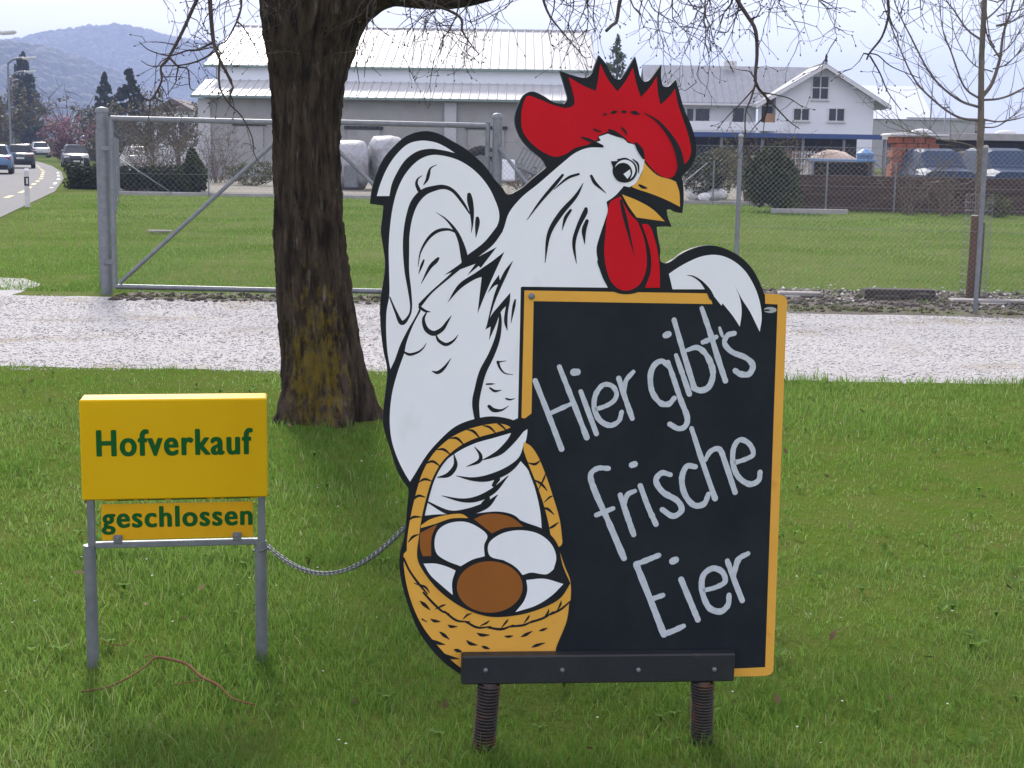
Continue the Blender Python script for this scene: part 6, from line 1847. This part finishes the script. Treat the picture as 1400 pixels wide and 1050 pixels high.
# houses dotted over the hillside
hr_ = random.Random(12)
proto = None
for (q, Y) in ((132, 1500), (141, 1620), (150, 1560), (158, 1680), (168, 1590), (176, 1720), (190, 1640), (202, 1700), (215, 1600), (226, 1740)):
    x = (q - 700) / 2000 * Y
    z = float(hill_h(np.array([x]), np.array([float(Y)]))[0])
    if proto is None:
        t = proto = thing('hillside_house', 'tiny pale house on the hazy hillside', 'house', (x, Y, z), 0, 'houses on the hillside')
        MB().box((0, 0, 2), (9, 8, 8)).build('wall', M['house_white'], t)
        MB().loft([[Vector((-5.2, yy, 6)), Vector((5.2, yy, 6)), Vector((0, yy, 9.5))] for yy in (-4.6, 4.6)]).build('roof', mat('hill_tiles', (.22, .13, .10), .9), t)
    else:
        t = copy_tree(proto)
    t.location = (x, Y, z)
    t.rotation_euler = (0, 0, hr_.uniform(-.8, .8))

# ------------------------------------------------------------------ boards, stones, twig on the ground
M['old_plank'] = mat('weathered_plank', (.34, .32, .30), .9, (.22, .20, .18), 5, .5, 40, stretch=(.3, 2, 2))
M['dark_plank'] = mat('dark_plank', (.075, .062, .052), .95, (.045, .038, .033), 6, .6, 40, stretch=(.3, 2, 2), wear=((.30, .28, .25), 6, .62, .75))
for (xa, xb, y, Y, th, m, lb, rz) in ((1064, 1122, 402, 16.6, .05, 'old_plank', 'pale weathered plank lying on the earth beside the rooster wing', -2),
                                      (1180, 1276, 405, 16.5, .11, 'dark_plank', 'dark weathered beam lying on the stony earth', -1),
                                      (1300, 1460, 408, 16.2, .035, 'old_plank', 'thin pale board lying in front of the young tree', -1)):
    a, b = at(xa, y, Y), at(xb, y, Y)
    t = thing('ground_plank', lb, 'plank', ((a.x + b.x) / 2, Y, 0), R(rz))
    MB().bbox((0, 0, th / 2 + .01), (b.x - a.x, .20, th), .012).build('plank', M[m], t)
    MB().bbox((-(b.x - a.x) * .2, -.14, th * .25), ((b.x - a.x) * .35, .09, th * .5), .01).build('splinter', M[m], t)

t = thing('ground_plank', 'pale board lying in the field grass behind the gate', 'plank', (at(218, 308, 26.5).x, 26.5, 0), R(2))
MB().bbox((0, 0, .05), (.42, .16, .04), .01).build('plank', M['old_plank'], t)
def stones(name, X, Y, Z, S, m, label, cat=None, parent=None, tint=None, up=.6):
    """squashed octahedra with uneven corners"""
    n = len(X)
    g = np.random.default_rng(77)
    base = np.array([(1, 0, 0), (-1, 0, 0), (0, 1, 0), (0, -1, 0), (0, 0, 1), (0, 0, -1)], dtype=float)
    V = base[None] * g.uniform(.6, 1.25, (n, 6, 1))
    a = g.uniform(0, 6.28, n)
    c, s = np.cos(a), np.sin(a)
    x, y, z = V[..., 0].copy(), V[..., 1].copy(), V[..., 2] * up
    V = np.stack([(x * c[:, None] - y * s[:, None]) + .25 * z, x * s[:, None] + y * c[:, None], z], 2) * np.asarray(S)[:, None, None]
    V += np.stack([X, Y, Z], 1)[:, None, :]
    f = np.array([(0, 2, 4), (2, 1, 4), (1, 3, 4), (3, 0, 4), (2, 0, 5), (1, 2, 5), (3, 1, 5), (0, 3, 5)])
    F = (f[None] + (np.arange(n) * 6)[:, None, None]).reshape(-1, 3)
    o = build_np(name, V.reshape(-1, 3), F, m, parent, np.repeat(g.uniform(0, 1, n) if tint is None else tint, 6))
    return tag(o, label, cat, kind='stuff')
n = 42000
X = nrng.uniform(-6.4, 6.6, n)
Y = nrng.uniform(10.25, 15.6, n)
far_lim = np.interp(X, [-6.6, 12], [15.45, 14.4]) + .12 * fbm(X * 2, Y * 0, 5)
k = (Y < far_lim) & (Y > 10.30 + .06 * fbm(X * 3, X * 0, 2))
X, Y = X[k], Y[k]
stones('gravel_stones', X, Y, np.full(len(X), .004), nrng.uniform(.004, .013, len(X)) * np.where(nrng.random(len(X)) < .04, 1.9, 1), M['pebble'], 'loose pale gravel stones covering the drive', 'gravel',
       tint=np.clip(.56 + .30 * fbm(X * .7, Y * 4.3, 9, 4) * .7 + nrng.normal(0, .22, len(X)), 0, 1))
n = 900
X = nrng.uniform(1.0, 9, n)
Y = 16.75 + nrng.normal(0, .55, n)
k = (Y > 14.9) & (Y < 18.2)
X, Y = X[k], Y[k]
stones('earth_stones', X, Y, np.full(len(X), .012), nrng.gamma(2.0, .006, len(X)) + .005, M['pebble'], 'pale stones strewn over the bare earth under the fence', 'stones', tint=np.clip(nrng.normal(.7, .22, len(X)), 0, 1))
n = 5000
X = nrng.uniform(-4.2, 9, n)
Y = nrng.uniform(15.0, 17.6, n)
k = Y < np.where(X < 1.5, 15.8, 17.4)
X, Y = X[k], Y[k]
stones('earth_clods', X, Y, np.full(len(X), .01), nrng.gamma(2.0, .011, len(X)) + .004, M['earth'], 'dark crumbs of bare earth along the fence foot', 'earth')
# fallen twig in front of the yellow sign
M['dead_twig'] = mat('dead_twig', (.20, .105, .058), .9, (.13, .075, .045), 30, spec=.0)
tw = thing('fallen_twig', 'bent reddish twig lying in the grass before the yellow sign', 'twig', ground(215, 905))
o0 = ground(215, 905)
def gp(x, y, z):
    g = ground(x, y)
    k = 1 - z / CAM_H
    return Vector((g.x * k, g.y * k, z)) - o0
MB().tube(smooth_path([gp(108, 946, .03), gp(145, 940, .045), gp(178, 925, .055), (gp(200, 910, .06)), gp(214, 899, .07), gp(240, 903, .07), gp(258, 910, .065), gp(275, 925, .06), gp(300, 938, .055), gp(318, 955, .05), gp(350, 964, .04)], 5), [.0028] * 20 + [.0042] * 20 + [.0026] * 11, 6).build('main_stem', M['dead_twig'], tw, True)
MB().tube(smooth_path([gp(214, 899, .07), gp(206, 896, .075), gp(196, 899, .07)], 4), .002, 5).build('side_stem', M['dead_twig'], tw, True)
MB().tube(smooth_path([gp(283, 928, .06), gp(262, 932, .05), gp(240, 936, .04)], 4), .0018, 5).build('side_stem', M['dead_twig'], tw, True)
o = MB().tube(smooth_path([gp(137, 872, .04), gp(150, 880, .045), gp(168, 882, .04), gp(178, 876, .05)], 4), .0018, 5).build('dry_stem', M['dead_twig'])
o.location = o0
tag(o, 'short dry stem in the grass between the sign posts', 'twig')

# ------------------------------------------------------------------ grass
def blades(name, X, Y, H, W, tint, m, label, lean=.35, seg=3, z0=.0, lean_dir=None):
    n = len(X)
    g = np.random.default_rng(len(name) * 31 + n)
    a = g.uniform(0, 6.2832, n)
    sx, sy = np.cos(a), np.sin(a)
    b = g.uniform(0, 6.2832, n)
    ln = np.abs(g.normal(lean, lean * .55, n)) * H
    lx, ly = np.cos(b) * ln, np.sin(b) * ln
    V = np.empty((n, 2 * seg + 1, 3), dtype=np.float32)
    for k in range(seg):
        f = k / seg
        w = W * (1 - .55 * f ** 1.6) * .5
        cx, cy, cz = X + lx * f ** 1.8, Y + ly * f ** 1.8, z0 + H * f * (1 - .12 * f)
        V[:, 2 * k] = np.stack([cx - sx * w, cy - sy * w, cz], 1)
        V[:, 2 * k + 1] = np.stack([cx + sx * w, cy + sy * w, cz], 1)
    V[:, 2 * seg] = np.stack([X + lx, Y + ly, z0 + H * np.maximum(.35, .9 - .35 * (ln / H) ** 2)], 1)
    tri = []
    for k in range(seg - 1):
        tri += [(2 * k, 2 * k + 1, 2 * k + 3), (2 * k, 2 * k + 3, 2 * k + 2)]
    tri.append((2 * seg - 2, 2 * seg - 1, 2 * seg))
    nv = 2 * seg + 1
    F = (np.array(tri)[None] + (np.arange(n) * nv)[:, None, None]).reshape(-1, 3)
    o = build_np(name, V.reshape(-1, 3), F, m, None, np.repeat(tint, nv), True)
    return tag(o, label, 'grass', kind='stuff')
def scatter_view(n, y0, y1, pow_=1.0):
    Y = y0 + (y1 - y0) * nrng.random(n) ** pow_
    X = (nrng.random(n) * 2 - 1) * (.40 * Y + .55)
    return X, Y
def lawn(n, y0, y1, hs, ws, name, label, seg):
    X, Y = scatter_view(n, y0, y1)
    big = fbm(X * .9 + 3, Y * .9, 40, 3)
    fine = fbm(X * 4.1, Y * 4.1, 41, 3)
    clump = np.clip(.55 + .32 * big + .30 * fine, .05, 1.45)
    lim = np.array([lawn_limit(x) for x in X])
    keep = (Y < lim + nrng.normal(0, .04, n)) & (nrng.random(n) < .35 + .65 * clump) & (np.hypot(X - tb.x, Y - TY) > .36)
    X, Y, clump, big = X[keep], Y[keep], clump[keep], big[keep]
    H = hs * (.45 + .75 * clump) * nrng.gamma(7, 1 / 7, len(X))
    edge = np.clip((Y - 10.05) / .3, 0, 1)
    H *= 1 + .5 * edge
    foot = .0 + np.exp(-((Y - 3.62) / .35) ** 2) * .45
    H *= 1 + .6 * foot
    ti = np.clip(.45 + .16 * (1 - clump) + .12 * fbm(X * 1.7, Y * 1.7, 50, 3) + nrng.normal(0, .16, len(X)), 0, .92)
    dry = nrng.random(len(X)) < .018
    ti[dry] = nrng.uniform(.93, 1, dry.sum())
    return blades(name, X, Y, H, ws * nrng.uniform(.6, 1.3, len(X)), ti, M['blade'], label, .42, seg)
lawn(125000, 2.9, 5.6, .043, .0034, 'near_grass', 'lush blades of lawn grass round the two signs', 3)
lawn(115000, 5.5, 10.6, .040, .0055, 'lawn_grass', 'lawn grass round the big tree up to the gravel drive', 2)
# field behind the fence, thinning with distance
n = 90000
Y = 15.9 + 30 * nrng.random(n) ** 1.7
X = (nrng.random(n) * 2 - 1) * (.38 * Y + .8)
k = (Y > np.where(X > 1.2, 17.2 + .3 * fbm(X * 1.3, X * 0, 60), 15.85 + .10 * fbm(X * 2, X * 0, 61))) & (X > np.interp(Y, [15, 31, 48], [-7, -10.6, -15]))
X, Y = X[k], Y[k]
sc = 1 + (Y - 16) / 16
blades('field_grass', X, Y, .034 * sc ** .5 * nrng.gamma(7, 1 / 7, len(X)), .008 * sc, np.clip(.55 + .13 * fbm(X * .7, Y * .5, 70, 4) + nrng.normal(0, .13, len(X)), 0, .95), M['blade'], 'short grass of the field behind the fence', .5, 2)
# verge by the road and tufts along gate and drive
n = 9000
X = nrng.uniform(-7.6, -4.3, n)
Y = nrng.uniform(15.3, 23, n)
k = (X > np.interp(Y, [12, 31], [-6.5, -10.8]) + .1) & ((Y > 17.9) | (X > -5.1)) & (Y > 15.6 + .1 * fbm(X * 3, X * 0, 3))
X, Y = X[k], Y[k]
blades('verge_grass', X, Y, .05 * nrng.gamma(7, 1 / 7, len(X)), .009, np.clip(nrng.normal(.5, .16, len(X)), 0, .95), M['blade'], 'rough grass of the verge left of the gate post', .5, 2)
n = 2600
X = nrng.uniform(-4.2, 6.5, n)
Y = np.where(nrng.random(n) < .6, np.interp(X, [-6.6, 12], [15.45, 14.5]) + nrng.normal(.22, .16, n), 16.9 + nrng.normal(0, .6, n))
blades('weed_grass', X, Y, .05 * nrng.gamma(5, 1 / 5, n), .007, np.clip(nrng.normal(.6, .2, n), 0, 1), M['blade'], 'sparse weedy grass on the earth strip', .5, 2)
# broad-leaved weeds and a few dead leaves in the lawn
def rosettes(n, y0, y1, seed):
    g = np.random.default_rng(seed)
    Vs, Fs, Ts = [], [], []
    for i in range(n):
        y = g.uniform(y0, y1)
        x = (g.random() * 2 - 1) * (.40 * y + .4)
        if math.hypot(x - tb.x, y - TY) < .5:
            continue
        s = g.uniform(.018, .042)
        for k in range(g.integers(5, 9)):
            a = g.uniform(0, 6.28)
            d, w = np.array([math.cos(a), math.sin(a)]), np.array([-math.sin(a), math.cos(a)])
            b = len(Vs) * 1
            P = [(0, .0, .012), (.5, .24, .035), (1, 0, .03), (.5, -.24, .035)]
            Fs.append([len(Vs) + q for q in range(4)])
            for u, v, z in P:
                Vs.append((x + (d[0] * u + w[0] * v) * s, y + (d[1] * u + w[1] * v) * s, z + s * .35 * u))
                Ts.append(g.uniform(.35, .75))
    return Vs, Fs, Ts
Vs, Fs, Ts = rosettes(260, 3.5, 10.0, 5)
tag(build_np('lawn_weeds', Vs, Fs, M['blade'], None, Ts), 'flat broad-leaved weeds scattered through the lawn', 'weeds', kind='stuff')
n = 70
X, Y = scatter_view(n, 3.6, 10.2)
V, F = leaf_cards(np.stack([X, Y, np.full(n, .04)], 1), .018, 0, nrng)
tag(build_np('dead_leaves', V, F, mat('dead_leaf', (.20, .13, .075), .9, (.13, .085, .05), 20, spec=.1)), 'brown dead leaf scraps lying in the lawn', 'leaves', kind='stuff')
# small pale flecks in the lawn: daisies and dry leaf bits
n = 150
X, Y = scatter_view(n, 3.6, 10.2)
stones('lawn_flecks', X, Y, nrng.uniform(.035, .055, n), nrng.uniform(.003, .0065, n), mat('daisy_white', (.72, .72, .66), .8), 'tiny white daisy heads dotted in the lawn', 'flowers', up=.4)
